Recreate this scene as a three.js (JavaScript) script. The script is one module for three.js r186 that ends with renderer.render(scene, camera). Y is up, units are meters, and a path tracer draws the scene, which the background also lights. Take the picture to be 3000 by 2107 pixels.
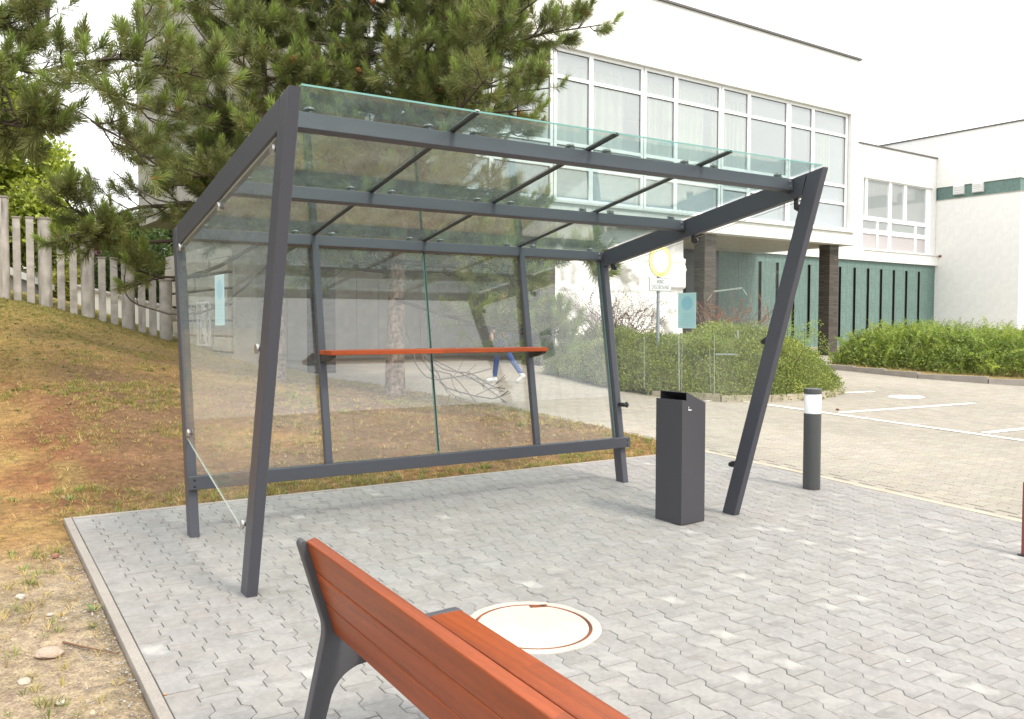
import * as THREE from 'three';
import { mergeGeometries, mergeVertices } from 'three/addons/utils/BufferGeometryUtils.js';
import { RoundedBoxGeometry } from 'three/addons/geometries/RoundedBoxGeometry.js';
import { MarchingCubes } from 'three/addons/objects/MarchingCubes.js';
import { FontLoader } from 'three/addons/loaders/FontLoader.js';
import { TextGeometry } from 'three/addons/geometries/TextGeometry.js';

// ---------- camera, sky, sun, exposure ----------
const scene = new THREE.Scene();
const D2R = Math.PI / 180;
const camera = new THREE.PerspectiveCamera(45.09, 1024 / 719, 0.05, 1500);
camera.rotation.order = 'YXZ';
camera.position.set(0, 1.511, 0);
camera.rotation.set(-2.361 * D2R, -32.78 * D2R, 0.067 * D2R);
camera.updateMatrixWorld(true);

// bright, even overcast: a white sky, a little brighter overhead
const skyTex = (() => {
  const w = 128, h = 64, d = new Float32Array(w * h * 4);
  for (let j = 0; j < h; j++) for (let i = 0; i < w; i++) {
    const el = ((j + 0.5) / h - 0.5) * Math.PI, s = Math.sin(el), k = (j * w + i) * 4;
    const a = s > 0 ? 0.95 + 0.22 * s : 0.95;
    d[k] = a * 1.0; d[k + 1] = a * 1.004; d[k + 2] = a * 1.015; d[k + 3] = 1;
  }
  const t = new THREE.DataTexture(d, w, h, THREE.RGBAFormat, THREE.FloatType);
  t.mapping = THREE.EquirectangularReflectionMapping; t.magFilter = t.minFilter = THREE.LinearFilter; t.wrapS = THREE.RepeatWrapping; t.needsUpdate = true;
  return t;
})();
scene.background = skyTex; scene.environment = skyTex;

const sun = new THREE.DirectionalLight(0xfff3e2, 1.5);
sun.position.set(9, 24, 13); sun.target.position.set(4, 0, -7);
sun.castShadow = true; sun.shadow.radius = 24; sun.shadow.mapSize.set(2048, 2048);
Object.assign(sun.shadow.camera, { left: -35, right: 35, top: 35, bottom: -35, near: 1, far: 90 });
scene.add(sun, sun.target);

const renderer = new THREE.WebGLRenderer({ antialias: true });
renderer.setSize(1024, 719);
renderer.toneMapping = THREE.LinearToneMapping;
renderer.toneMappingExposure = 2.2;
renderer.shadowMap.enabled = true;

// ---------- helpers ----------
let seed = 12345;
function setSeed(s) { seed = s >>> 0; }
function rnd() { seed = (seed + 0x6D2B79F5) >>> 0; let t = seed; t = Math.imul(t ^ (t >>> 15), t | 1); t ^= t + Math.imul(t ^ (t >>> 7), t | 61); return ((t ^ (t >>> 14)) >>> 0) / 4294967296; }
const rr = (a, b) => a + (b - a) * rnd();
const V = (x, y, z) => new THREE.Vector3(x, y, z);
const clamp = (x, a, b) => Math.min(b, Math.max(a, x));
const smooth = (a, b, x) => { const t = clamp((x - a) / (b - a), 0, 1); return t * t * (3 - 2 * t); };
const mix = (a, b, t) => a + (b - a) * t;
function h2(x, y, s) { let n = Math.imul(x, 374761393) + Math.imul(y, 668265263) + Math.imul(s, 982451653); n = Math.imul(n ^ (n >>> 13), 1274126177); return ((n ^ (n >>> 16)) >>> 0) / 4294967296; }
function vnoise(x, y, s = 1, per = 0) {   // value noise, tiling every `per` cells when given
  const xi = Math.floor(x), yi = Math.floor(y), fx = x - xi, fy = y - yi, u = fx * fx * (3 - 2 * fx), v = fy * fy * (3 - 2 * fy);
  const w = (a) => per ? ((a % per) + per) % per : a;
  return mix(mix(h2(w(xi), w(yi), s), h2(w(xi + 1), w(yi), s), u), mix(h2(w(xi), w(yi + 1), s), h2(w(xi + 1), w(yi + 1), s), u), v);
}
function fbm(x, y, s = 1, oct = 4, per = 0) { let a = 0, k = 0.5, n = 0; for (let i = 0; i < oct; i++) { a += k * vnoise(x, y, s + i * 17, per); n += k; x *= 2; y *= 2; per *= 2; k *= 0.5; } return a / n; }
function tex(w, h, fn, srgb = true) {     // fn(u, v) -> [r, g, b] 0..1 (already display values)
  const d = new Uint8Array(w * h * 4);
  for (let j = 0; j < h; j++) for (let i = 0; i < w; i++) {
    const c = fn(i / w, j / h), k = (j * w + i) * 4;
    d[k] = clamp(c[0], 0, 1) * 255; d[k + 1] = clamp(c[1], 0, 1) * 255; d[k + 2] = clamp(c[2], 0, 1) * 255; d[k + 3] = 255;
  }
  const t = new THREE.DataTexture(d, w, h); t.wrapS = t.wrapT = THREE.RepeatWrapping; t.magFilter = THREE.LinearFilter; t.minFilter = THREE.LinearMipmapLinearFilter; t.generateMipmaps = true;
  if (srgb) t.colorSpace = THREE.SRGBColorSpace; t.needsUpdate = true; return t;
}
const grey = (f) => (u, v) => { const a = f(u, v); return [a, a, a]; };
const lin = (r, g, b) => new THREE.Color().setRGB(r, g, b);
const std = (o) => new THREE.MeshStandardMaterial(o);
const phys = (o) => new THREE.MeshPhysicalMaterial(o);

// names
const taken = {};
function numbered(n) { const k = taken[n] = (taken[n] ?? -1) + 1; return k ? n + '_' + String(k).padStart(3, '0') : n; }
function tag(o, label, category, group) { o.userData.label = label; o.userData.category = category; if (group) o.userData.group = group; return o; }
function thing(name, label, category, p = [0, 0, 0], turn = 0, group) {
  const o = new THREE.Group(); o.name = numbered(name); o.position.set(...p); o.rotation.y = turn; scene.add(o); return tag(o, label, category, group);
}
function shade(o) { o.castShadow = o.receiveShadow = true; return o; }
function part(name, geo, mat, parent) { const m = shade(new THREE.Mesh(geo, mat)); m.name = name; parent.add(m); return m; }
function single(name, geo, mat, label, category, group) { const m = part(numbered(name), geo, mat, scene); return tag(m, label, category, group); }
function struct(name, geo, mat) { const m = part(name, geo, mat, scene); m.userData.kind = 'structure'; return m; }

// geometry
function muv(g, s = 1, ox = 0, oy = 0) {   // uv in metres by the way each face points
  g = g.index ? g.toNonIndexed() : g; g.computeVertexNormals();
  const p = g.attributes.position, n = p.count, uv = new Float32Array(n * 2), a = V(), b = V(), c = V();
  for (let i = 0; i < n; i += 3) {
    a.fromBufferAttribute(p, i); b.fromBufferAttribute(p, i + 1); c.fromBufferAttribute(p, i + 2);
    const N = b.clone().sub(a).cross(c.clone().sub(a)), x = Math.abs(N.x), y = Math.abs(N.y), z = Math.abs(N.z);
    [a, b, c].forEach((q, k) => { const U = x >= y && x >= z ? [q.z, q.y] : y >= z ? [q.x, q.z] : [q.x, q.y]; uv[(i + k) * 2] = U[0] * s + ox; uv[(i + k) * 2 + 1] = U[1] * s + oy; });
  }
  g.setAttribute('uv', new THREE.BufferAttribute(uv, 2)); return g;
}
const box = (x0, x1, y0, y1, z0, z1) => { const g = new THREE.BoxGeometry(Math.abs(x1 - x0), Math.abs(y1 - y0), Math.abs(z1 - z0)); g.translate((x0 + x1) / 2, (y0 + y1) / 2, (z0 + z1) / 2); return muv(g); };
const rbox = (x0, x1, y0, y1, z0, z1, r = 0.006, seg = 2) => { const g = new RoundedBoxGeometry(x1 - x0, y1 - y0, z1 - z0, seg, r); g.translate((x0 + x1) / 2, (y0 + y1) / 2, (z0 + z1) / 2); return g; };
function merge(list) {
  const l = list.map((g) => { g = g.index ? g.toNonIndexed() : g; for (const k of Object.keys(g.attributes)) if (!['position', 'normal', 'uv', 'color'].includes(k)) g.deleteAttribute(k); if (!g.attributes.uv) g.setAttribute('uv', new THREE.BufferAttribute(new Float32Array(g.attributes.position.count * 2), 2)); return g; });
  return mergeGeometries(l);
}
function prismX(pts, x0, x1, bevel = 0) {   // polygon in (z, y) given as [z, y], pulled along x
  const s = new THREE.Shape(pts.map(([z, y]) => new THREE.Vector2(-z, y)));
  const g = new THREE.ExtrudeGeometry(s, { depth: x1 - x0 - 2 * bevel, bevelEnabled: bevel > 0, bevelSize: bevel, bevelThickness: bevel, bevelOffset: -bevel, bevelSegments: 2, curveSegments: 10 });
  g.translate(0, 0, bevel); g.rotateY(Math.PI / 2); g.translate(x0, 0, 0); return g;
}
function prismZ(pts, z0, z1, bevel = 0) {   // polygon in (x, y), pulled along z
  const s = new THREE.Shape(pts.map(([x, y]) => new THREE.Vector2(x, y)));
  const g = new THREE.ExtrudeGeometry(s, { depth: z1 - z0 - 2 * bevel, bevelEnabled: bevel > 0, bevelSize: bevel, bevelThickness: bevel, bevelOffset: -bevel, bevelSegments: 2, curveSegments: 10 });
  g.translate(0, 0, z0 + bevel); return g;
}
function taperTube(pts, radii, sides = 6) {   // tapered tube through points
  const n = pts.length, pos = [], uv = [], idx = []; let up = V(0, 1, 0), len = 0;
  for (let i = 0; i < n; i++) {
    const t = pts[Math.min(n - 1, i + 1)].clone().sub(pts[Math.max(0, i - 1)]).normalize();
    let u = up.clone().sub(t.clone().multiplyScalar(up.dot(t))); if (u.lengthSq() < 1e-4) u = V(1, 0, 0).sub(t.clone().multiplyScalar(t.x)); u.normalize(); up = u; const w = t.clone().cross(u);
    if (i) len += pts[i].distanceTo(pts[i - 1]);
    for (let k = 0; k <= sides; k++) { const a = k / sides * Math.PI * 2, r = radii[i]; pos.push(pts[i].x + r * (u.x * Math.cos(a) + w.x * Math.sin(a)), pts[i].y + r * (u.y * Math.cos(a) + w.y * Math.sin(a)), pts[i].z + r * (u.z * Math.cos(a) + w.z * Math.sin(a))); uv.push(k / sides * Math.max(0.2, radii[0] * 6.28), len); }
  }
  for (let i = 0; i < n - 1; i++) for (let k = 0; k < sides; k++) { const a = i * (sides + 1) + k, b = a + sides + 1; idx.push(a, a + 1, b, a + 1, b + 1, b); }
  const g = new THREE.BufferGeometry(); g.setAttribute('position', new THREE.Float32BufferAttribute(pos, 3)); g.setAttribute('uv', new THREE.Float32BufferAttribute(uv, 2)); g.setIndex(idx); g.computeVertexNormals(); return g;
}
function spline(pts, n) { return new THREE.CatmullRomCurve3(pts).getPoints(n); }
function instanced(name, geo, mat, list, parent) {   // list of {m: Matrix4, c: Color}
  const im = shade(new THREE.InstancedMesh(geo, mat, list.length)); im.name = name;
  list.forEach((e, i) => { im.setMatrixAt(i, e.m); if (e.c) im.setColorAt(i, e.c); }); im.userData.kind = 'stuff'; parent.add(im); return im;
}
const QY = V(0, 1, 0);
function mat4(p, dir, roll, s) {   // +y of the copy along dir
  const q = new THREE.Quaternion().setFromUnitVectors(QY, dir.clone().normalize()).multiply(new THREE.Quaternion().setFromAxisAngle(QY, roll));
  return new THREE.Matrix4().compose(p, q, typeof s === 'number' ? V(s, s, s) : s);
}

// ---------- the lie of the land ----------
const SL = -0.03714;                                     // the yard climbs gently away from the camera
const G = (z) => SL * (z + 4.1925);
const GW = (z) => z > -21 ? G(z) : G(-21) + (z + 21) * -0.006;   // and levels out behind
const tiltX = Math.atan(-SL);
const PAV = { x0: 0.69, x1: 6.94, z0: -6.92, z1: 1.6 };
function mound(x, z) {
  const t = clamp((-z - 7.25) / 12.2, 0, 1.15), g = 1 - smooth(0.3, 6.4, x), front = smooth(6.9, 8.6, -z);
  return 1.4 * Math.pow(t, 1.08) * Math.pow(g, 0.85) * front;
}
const driveEdge = (z) => z > -7.6 ? 6.98 : z > -11.5 ? mix(6.98, 6.82, (-z - 7.6) / 3.9) : z > -14.7 ? mix(6.82, 6.42, (-z - 11.5) / 3.2) : mix(6.42, 5.9, clamp((-z - 14.7) / 1.2, 0, 1));
function land(x, z) {      // height of the soil
  let y = GW(z) - 0.015 + mound(x, z);
  if (x > 0.63 && x < driveEdge(z) && z < -6.95) y += 0.05 * smooth(-6.95, -8.2, z);
  y += (fbm(x * 2.1, z * 2.1, 5, 3) - 0.5) * 0.05 + (fbm(x * 11, z * 11, 9, 2) - 0.5) * 0.02;
  return y;
}
// ---------- materials ----------
const fineTex = tex(256, 256, grey((u, v) => 0.86 + 0.14 * fbm(u * 32, v * 32, 3, 3, 32)), true);
const fineBump = tex(256, 256, grey((u, v) => fbm(u * 48, v * 48, 7, 3, 48)), false);
const M = {};
M.steel = std({ color: lin(0.066, 0.069, 0.085), roughness: 0.42, metalness: 0.15, bumpMap: fineBump, bumpScale: 0.0003 });
M.blackSteel = std({ color: lin(0.02, 0.02, 0.022), roughness: 0.45 });
M.cast = std({ color: lin(0.064, 0.066, 0.075), roughness: 0.55, bumpMap: fineBump, bumpScale: 0.0004 });
M.binSteel = std({ color: lin(0.046, 0.046, 0.054), roughness: 0.5, bumpMap: fineBump, bumpScale: 0.0003 });
M.inox = std({ color: lin(0.55, 0.54, 0.52), roughness: 0.32, metalness: 0.9 });
M.rubber = std({ color: lin(0.03, 0.028, 0.026), roughness: 0.7 });
const dustTex = tex(512, 512, grey((u, v) => { const s = vnoise(u * 170, v * 170, 4, 170), d = fbm(u * 8, v * 8, 6, 4, 8); return clamp(0.97 - 0.10 * d - (s > 0.93 ? 0.35 * (s - 0.93) / 0.07 : 0), 0, 1); }), false);
M.glass = phys({ color: lin(0.985, 0.995, 0.99), transmission: 1, thickness: 0, roughness: 0.0, ior: 1.52, transmissionMap: tex(256, 512, grey((u, v) => 0.985 - 0.05 * fbm(u * 30, v * 4, 6, 4, 4) * fbm(u * 6, v * 6, 2, 3, 6)), false) });
M.sideGlass = phys({ color: lin(0.985, 0.995, 0.99), transmission: 1, thickness: 0, roughness: 0.0, ior: 1.52, specularIntensity: 0.5, transmissionMap: M.glass.transmissionMap });
M.roofGlass = phys({ color: lin(0.86, 0.955, 0.945), transmission: 1, thickness: 0, roughness: 0.0, ior: 1.52, transmissionMap: dustTex });
M.glassEdge = phys({ color: lin(0.10, 0.26, 0.23), roughness: 0.2, clearcoat: 0.4 });
M.paleEdge = std({ color: lin(0.30, 0.33, 0.30), roughness: 0.3 });
const woodTex = (() => tex(1024, 128, (u, v) => {
  const g = fbm(u * 3.2 + 0.4 * Math.sin(v * 9), v * 95, 21, 4, 0), f = fbm(u * 90, v * 110, 5, 3, 0), k = fbm(u * 2.2, v * 7, 33, 3, 0), kn = vnoise(u * 5, v * 6, 71), a = 0.72 + 0.26 * (g - 0.5) + 0.12 * (f - 0.5) + 0.16 * (k - 0.5) - (kn > 0.93 ? 0.10 : 0);
  return [0.86 * a + 0.1, 0.50 * a + 0.035, 0.28 * a + 0.01];
}))();
const woodBump = tex(512, 128, grey((u, v) => fbm(u * 8, v * 50, 21, 3, 0)), false);
M.wood = std({ map: woodTex, color: lin(0.47, 0.325, 0.145), roughness: 0.4, bumpMap: woodBump, bumpScale: 0.0008 });
M.woodShelf = std({ map: woodTex, color: lin(0.74, 0.39, 0.09), roughness: 0.5 });
// pavers: an atlas of 4 x 2 faces, two of them with pale lime bloom in the middle
const paverTex = tex(1024, 512, (u, v) => {
  const ci = Math.floor(u * 4), cj = Math.floor(v * 2), x = u * 4 - ci, y = v * 2 - cj, c = ci + cj * 4;
  const fine = vnoise(u * 420, v * 210, 3), mid = fbm(u * 40, v * 20, 11 + c, 4), big = fbm(x * 2.2 + c * 9, y * 2.2, 5, 3);
  let a = 0.735 + 0.075 * (fine - 0.5) + 0.09 * (mid - 0.5) + 0.09 * (big - 0.5), w = 0;
  const r = Math.hypot((x - 0.5) * 1.15, y - 0.5) + 0.55 * (fbm(x * 4.3 + c, y * 4.3, 77, 4) - 0.5);
  if (c === 3) w = 0.32 * smooth(0.46, 0.12, r); if (c === 6) w = 0.7 * smooth(0.42, 0.06, r); if (c === 5) w = 0.15 * smooth(0.55, 0.15, r);
  const speck = vnoise(u * 300, v * 150, 55) > 0.945 ? 0.05 : 0;
  a += speck; const st = smooth(0.60, 0.78, fbm(u * 9 + 4, v * 4.5, 64, 4)) * 0.05; a -= st; const R = a * 1.004, Gc = a * 0.996, B = a * 0.985;
  return [mix(R, 0.93, w), mix(Gc, 0.93, w), mix(B, 0.91, w)];
});
const grainBump = tex(256, 256, grey((u, v) => 0.5 * fbm(u * 64, v * 64, 8, 2, 64) + 0.5 * fbm(u * 16, v * 16, 4, 2, 16)), false);
M.paver = std({ map: paverTex, vertexColors: true, roughness: 0.88, bumpMap: paverTex, bumpScale: 0.0012 });
M.joint = std({ map: tex(512, 512, (u, v) => { const s = smooth(0.56, 0.68, fbm(u * 9, v * 9, 12, 4, 9)), f = 0.8 + 0.4 * vnoise(u * 200, v * 200, 3, 200); return [mix(0.27, 0.66, s) * f, mix(0.25, 0.60, s) * f, mix(0.22, 0.48, s) * f]; }), roughness: 1 });
const concTex = tex(512, 512, (u, v) => { const a = 0.80 + 0.12 * (fbm(u * 6, v * 6, 2, 5, 6) - 0.5) + 0.10 * (vnoise(u * 220, v * 220, 8, 220) - 0.5); return [a, a * 0.985, a * 0.955]; });
M.kerb = std({ map: concTex, color: lin(0.50, 0.47, 0.45), roughness: 0.9, bumpMap: grainBump, bumpScale: 0.001 });
M.kerbBeige = std({ map: concTex, color: lin(0.66, 0.6, 0.5), roughness: 0.9 });
M.yardBase = std({ map: concTex, color: lin(0.50, 0.475, 0.425), roughness: 0.95 });
M.yardPaver = std({ map: concTex, color: lin(0.56, 0.54, 0.50), roughness: 0.92 });
M.whitePaint = std({ map: tex(256, 256, (u, v) => { const a = fbm(u * 20, v * 20, 9, 4, 20), w = a < 0.36 ? 0.72 : 0.97; return [w, w, w * 0.98]; }), color: lin(0.8, 0.8, 0.78), roughness: 0.8 });
M.manhole = std({ map: concTex, color: lin(0.76, 0.735, 0.675), roughness: 0.8, bumpMap: grainBump, bumpScale: 0.001 });
const rustTex = tex(128, 128, (u, v) => { const a = fbm(u * 12, v * 12, 4, 4, 12); return [0.45 + 0.3 * a, 0.24 + 0.2 * a, 0.15 + 0.12 * a]; });
M.rust = std({ map: rustTex, color: lin(0.55, 0.5, 0.48), roughness: 0.9 });
// soil and turf
const soilTex = tex(1024, 1024, (u, v) => {
  const f = vnoise(u * 400, v * 400, 3, 400), m = fbm(u * 60, v * 60, 8, 4, 60), b = fbm(u * 12, v * 12, 21, 4, 12), p = vnoise(u * 150, v * 150, 31, 150);
  let a = 0.78 + 0.28 * (f - 0.5) + 0.34 * (m - 0.5) + 0.2 * (b - 0.5);
  if (p > 0.9) a += 0.16 * (p - 0.9) / 0.1; if (p < 0.07) a -= 0.2;
  return [a, a * (0.965 + 0.05 * (m - 0.5)), a * (0.93 + 0.1 * (b - 0.5))];
});
const soilBump = tex(512, 512, grey((u, v) => 0.6 * fbm(u * 50, v * 50, 8, 3, 50) + 0.4 * vnoise(u * 150, v * 150, 31, 150)), false);
M.soil = std({ map: soilTex, vertexColors: true, roughness: 1, bumpMap: soilBump, bumpScale: 0.012 });
M.blade = phys({ color: 0xffffff, roughness: 0.9, transmission: 0.3, thickness: 0, side: THREE.DoubleSide });
M.leaf = phys({ color: 0xffffff, roughness: 0.85, transmission: 0.35, thickness: 0, side: THREE.DoubleSide });
M.needle = phys({ color: 0xffffff, roughness: 0.75, transmission: 0.25, thickness: 0, side: THREE.DoubleSide });
M.stone = std({ map: concTex, vertexColors: false, roughness: 0.95 });
const barkTex = tex(256, 512, (u, v) => { const r = fbm(u * 10, v * 24, 3, 4, 0), c = fbm(u * 24, v * 8, 12, 3, 0), a = 0.47 + 0.34 * (r - 0.5) + 0.2 * (c - 0.5); return [a * 1.04, a * 0.95, a * 0.87]; });
M.bark = std({ map: barkTex, color: lin(1.1, 1.05, 1.0), roughness: 1, bumpMap: barkTex, bumpScale: 0.012 });
M.twig = std({ color: lin(0.075, 0.058, 0.045), roughness: 1 });
M.deadTwig = std({ color: lin(0.12, 0.105, 0.095), roughness: 1 });
// buildings
const plasterTex = tex(1024, 1024, (u, v) => { const st = fbm(u * 60, v * 3, 41, 4, 0), a = 0.945 + 0.05 * (fbm(u * 8, v * 8, 2, 5, 8) - 0.5) + 0.03 * (vnoise(u * 300, v * 300, 8, 300) - 0.5) - 0.05 * Math.pow(st, 3); return [a, a * 0.997, a * 0.985]; });
M.plaster = std({ map: plasterTex, color: lin(0.88, 0.88, 0.875), roughness: 0.92, bumpMap: grainBump, bumpScale: 0.002 });
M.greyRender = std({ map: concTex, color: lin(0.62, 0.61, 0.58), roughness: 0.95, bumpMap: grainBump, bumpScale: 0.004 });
M.soffit = std({ map: concTex, color: lin(0.72, 0.69, 0.60), roughness: 0.95 });
M.pvc = std({ color: lin(0.84, 0.85, 0.86), roughness: 0.35 });
M.winGlass = phys({ color: lin(0.9, 0.94, 0.95), metalness: 0.22, transmission: 1, thickness: 0, roughness: 0, ior: 1.52, specularIntensity: 1 });
M.added_panel = std({ color: lin(0.20, 0.215, 0.24), roughness: 0.9 });
M.frosted = std({ color: lin(0.42, 0.40, 0.41), roughness: 0.25 });
const curtainTex = tex(512, 64, (u) => { const a = 0.86 + 0.12 * (fbm(u * 40, 0.5, 3, 2, 40) - 0.5); return [a * 0.98, a, a * 0.93]; });
M.curtain = std({ map: curtainTex, color: lin(0.60, 0.585, 0.46), roughness: 1, side: THREE.DoubleSide });
M.room = std({ color: lin(0.62, 0.61, 0.58), roughness: 1 });
M.dark = std({ color: lin(0.02, 0.016, 0.014), roughness: 0.35 });
M.capDark = std({ color: lin(0.10, 0.095, 0.09), roughness: 0.6 });
const tealTex = tex(1024, 512, (u, v) => {
  const mo = vnoise(u * 700, v * 350, 3), h = fbm(u * 5, v * 60, 9, 3), vS = fbm(u * 40, v * 3, 15, 4), s = vnoise(u * 90, v * 45, 29);
  let a = 0.56 + 0.10 * (mo - 0.5) + 0.12 * (h - 0.5) + 0.16 * (vS - 0.5); if (s > 0.955) a += 0.10;
  return [a * 0.74, a * 0.92, a * 0.875];
});
M.teal = std({ map: tealTex, color: lin(0.80, 0.82, 0.82), roughness: 0.6, bumpMap: tealTex, bumpScale: 0.004 });
const ribTex = tex(64, 512, (u, v) => { const k = v * 32, f = k - Math.floor(k), line = f < 0.22 ? 0.52 : 1, a = (0.40 + 0.12 * (h2(Math.floor(k), Math.floor(u * 4), 5) - 0.5) + 0.05 * (vnoise(u * 60, v * 480, 7) - 0.5)) * line; return [a, a * 0.93, a * 0.85]; });
M.rib = std({ map: ribTex, color: lin(0.62, 0.61, 0.60), roughness: 0.8, bumpMap: ribTex, bumpScale: 0.012 });
M.block = std({ map: concTex, vertexColors: true, color: lin(0.80, 0.785, 0.74), roughness: 1, bumpMap: soilBump, bumpScale: 0.02 });
M.greyTile = std({ map: concTex, color: lin(0.62, 0.60, 0.56), roughness: 0.8 });
M.louvre = std({ color: lin(0.75, 0.75, 0.74), roughness: 0.6 });
const colTex = tex(256, 1024, (u, v) => { const a = 0.72 + 0.22 * (fbm(u * 5, v * 10, 6, 5, 0) - 0.5) - 0.16 * Math.pow(fbm(u * 9, v * 3, 19, 4, 0), 3) * 2 + 0.05 * (vnoise(u * 90, v * 350, 2) - 0.5); return [a, a * 0.975, a * 0.945]; });
M.column = std({ map: colTex, color: lin(1.02, 1.02, 1.03), roughness: 0.95, bumpMap: colTex, bumpScale: 0.004 });
// ---------- ground ----------
function axis(a, b, step, far) { const l = []; for (let x = a; x <= b + 1e-6; x += step) l.push(x); let s = step, lo = a, hi = b; while (lo > -far) { s *= 1.35; lo -= s; hi += s; l.unshift(lo); l.push(hi); } return l; }
(() => {
  const xs = axis(-3, 7.2, 0.11, 420), zs = axis(-20.5, -1.2, 0.13, 420), pos = [], col = [], uv = [], idx = [];
  const tan = [0.42, 0.35, 0.245], red = [0.30, 0.135, 0.055], dryTurf = [0.42, 0.32, 0.10], greenTurf = [0.34, 0.32, 0.085], ochre = [0.40, 0.26, 0.092];
  for (const z of zs) for (const x of xs) {
    const inYard = x > driveEdge(z) - 0.02, inPav = x > 0.66 && x < 7 && z > -6.95;
    let y = land(x, z); if (inYard || inPav) y = GW(z) - 0.14; if (x > 0.585 && x < 0.7 && z > -7) y = Math.min(y, G(z) - 0.035);
    if (z > -7.15 && z < -6.9 && x > 0.6 && x < 6.95) y = Math.min(y, G(z) - 0.03);
    pos.push(x, y, z); uv.push(x / 2.4, z / 2.4);
    // what lies on the soil: worn red-brown earth, dry turf higher up, pale trodden sand in front
    const n = fbm(x * 0.9, z * 0.9, 14, 4), n2 = fbm(x * 2.6 + 9, z * 2.6, 23, 4), n3 = fbm(x * 0.45, z * 0.45, 61, 3);
    const up = smooth(-10.8 - 4 * (n3 - 0.5), -15, z), front = smooth(-6.6 - 1.2 * (n - 0.5), -5.2, z);
    let c = red.map((v, i) => mix(v, ochre[i], smooth(0.42, 0.66, n)));
    c = c.map((v, i) => mix(v, dryTurf[i], up * 0.9)); c = c.map((v, i) => mix(v, greenTurf[i], smooth(-16.5, -19, z) * 0.7 + 0.5 * smooth(0.62, 0.74, n2) * (1 - front)));
    if (x > 0.4) { const bare = smooth(0.4, 1.8, x) * smooth(0.15, 0.5, fbm(x * 0.8, z * 0.8, 47, 3)) * smooth(-16.5, -13.5, z); c = c.map((v, i) => mix(v, [0.22, 0.138, 0.07][i], bare * 0.95)); c = c.map((v, i) => mix(v, ochre[i], smooth(-7.6, -6.9, z) * 0.55)); }  // bare earth under the pines, its brown darkened partly for their shade
    c = c.map((v, i) => mix(v, tan[i], front * smooth(0.25, 0.5, n2 + 0.25 * front)));
    if (Math.abs(x) > 12 || z < -24 || z > 3) c = [0.14, 0.16, 0.06];
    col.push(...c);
  }
  const W = xs.length;
  for (let j = 0; j < zs.length - 1; j++) for (let i = 0; i < W - 1; i++) { const a = j * W + i; idx.push(a, a + W, a + 1, a + 1, a + W, a + W + 1); }
  const g = new THREE.BufferGeometry(); g.setAttribute('position', new THREE.Float32BufferAttribute(pos, 3)); g.setAttribute('color', new THREE.Float32BufferAttribute(col, 3)); g.setAttribute('uv', new THREE.Float32BufferAttribute(uv, 2)); g.setIndex(idx); g.computeVertexNormals();
  struct('ground', g, M.soil);
})();

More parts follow.
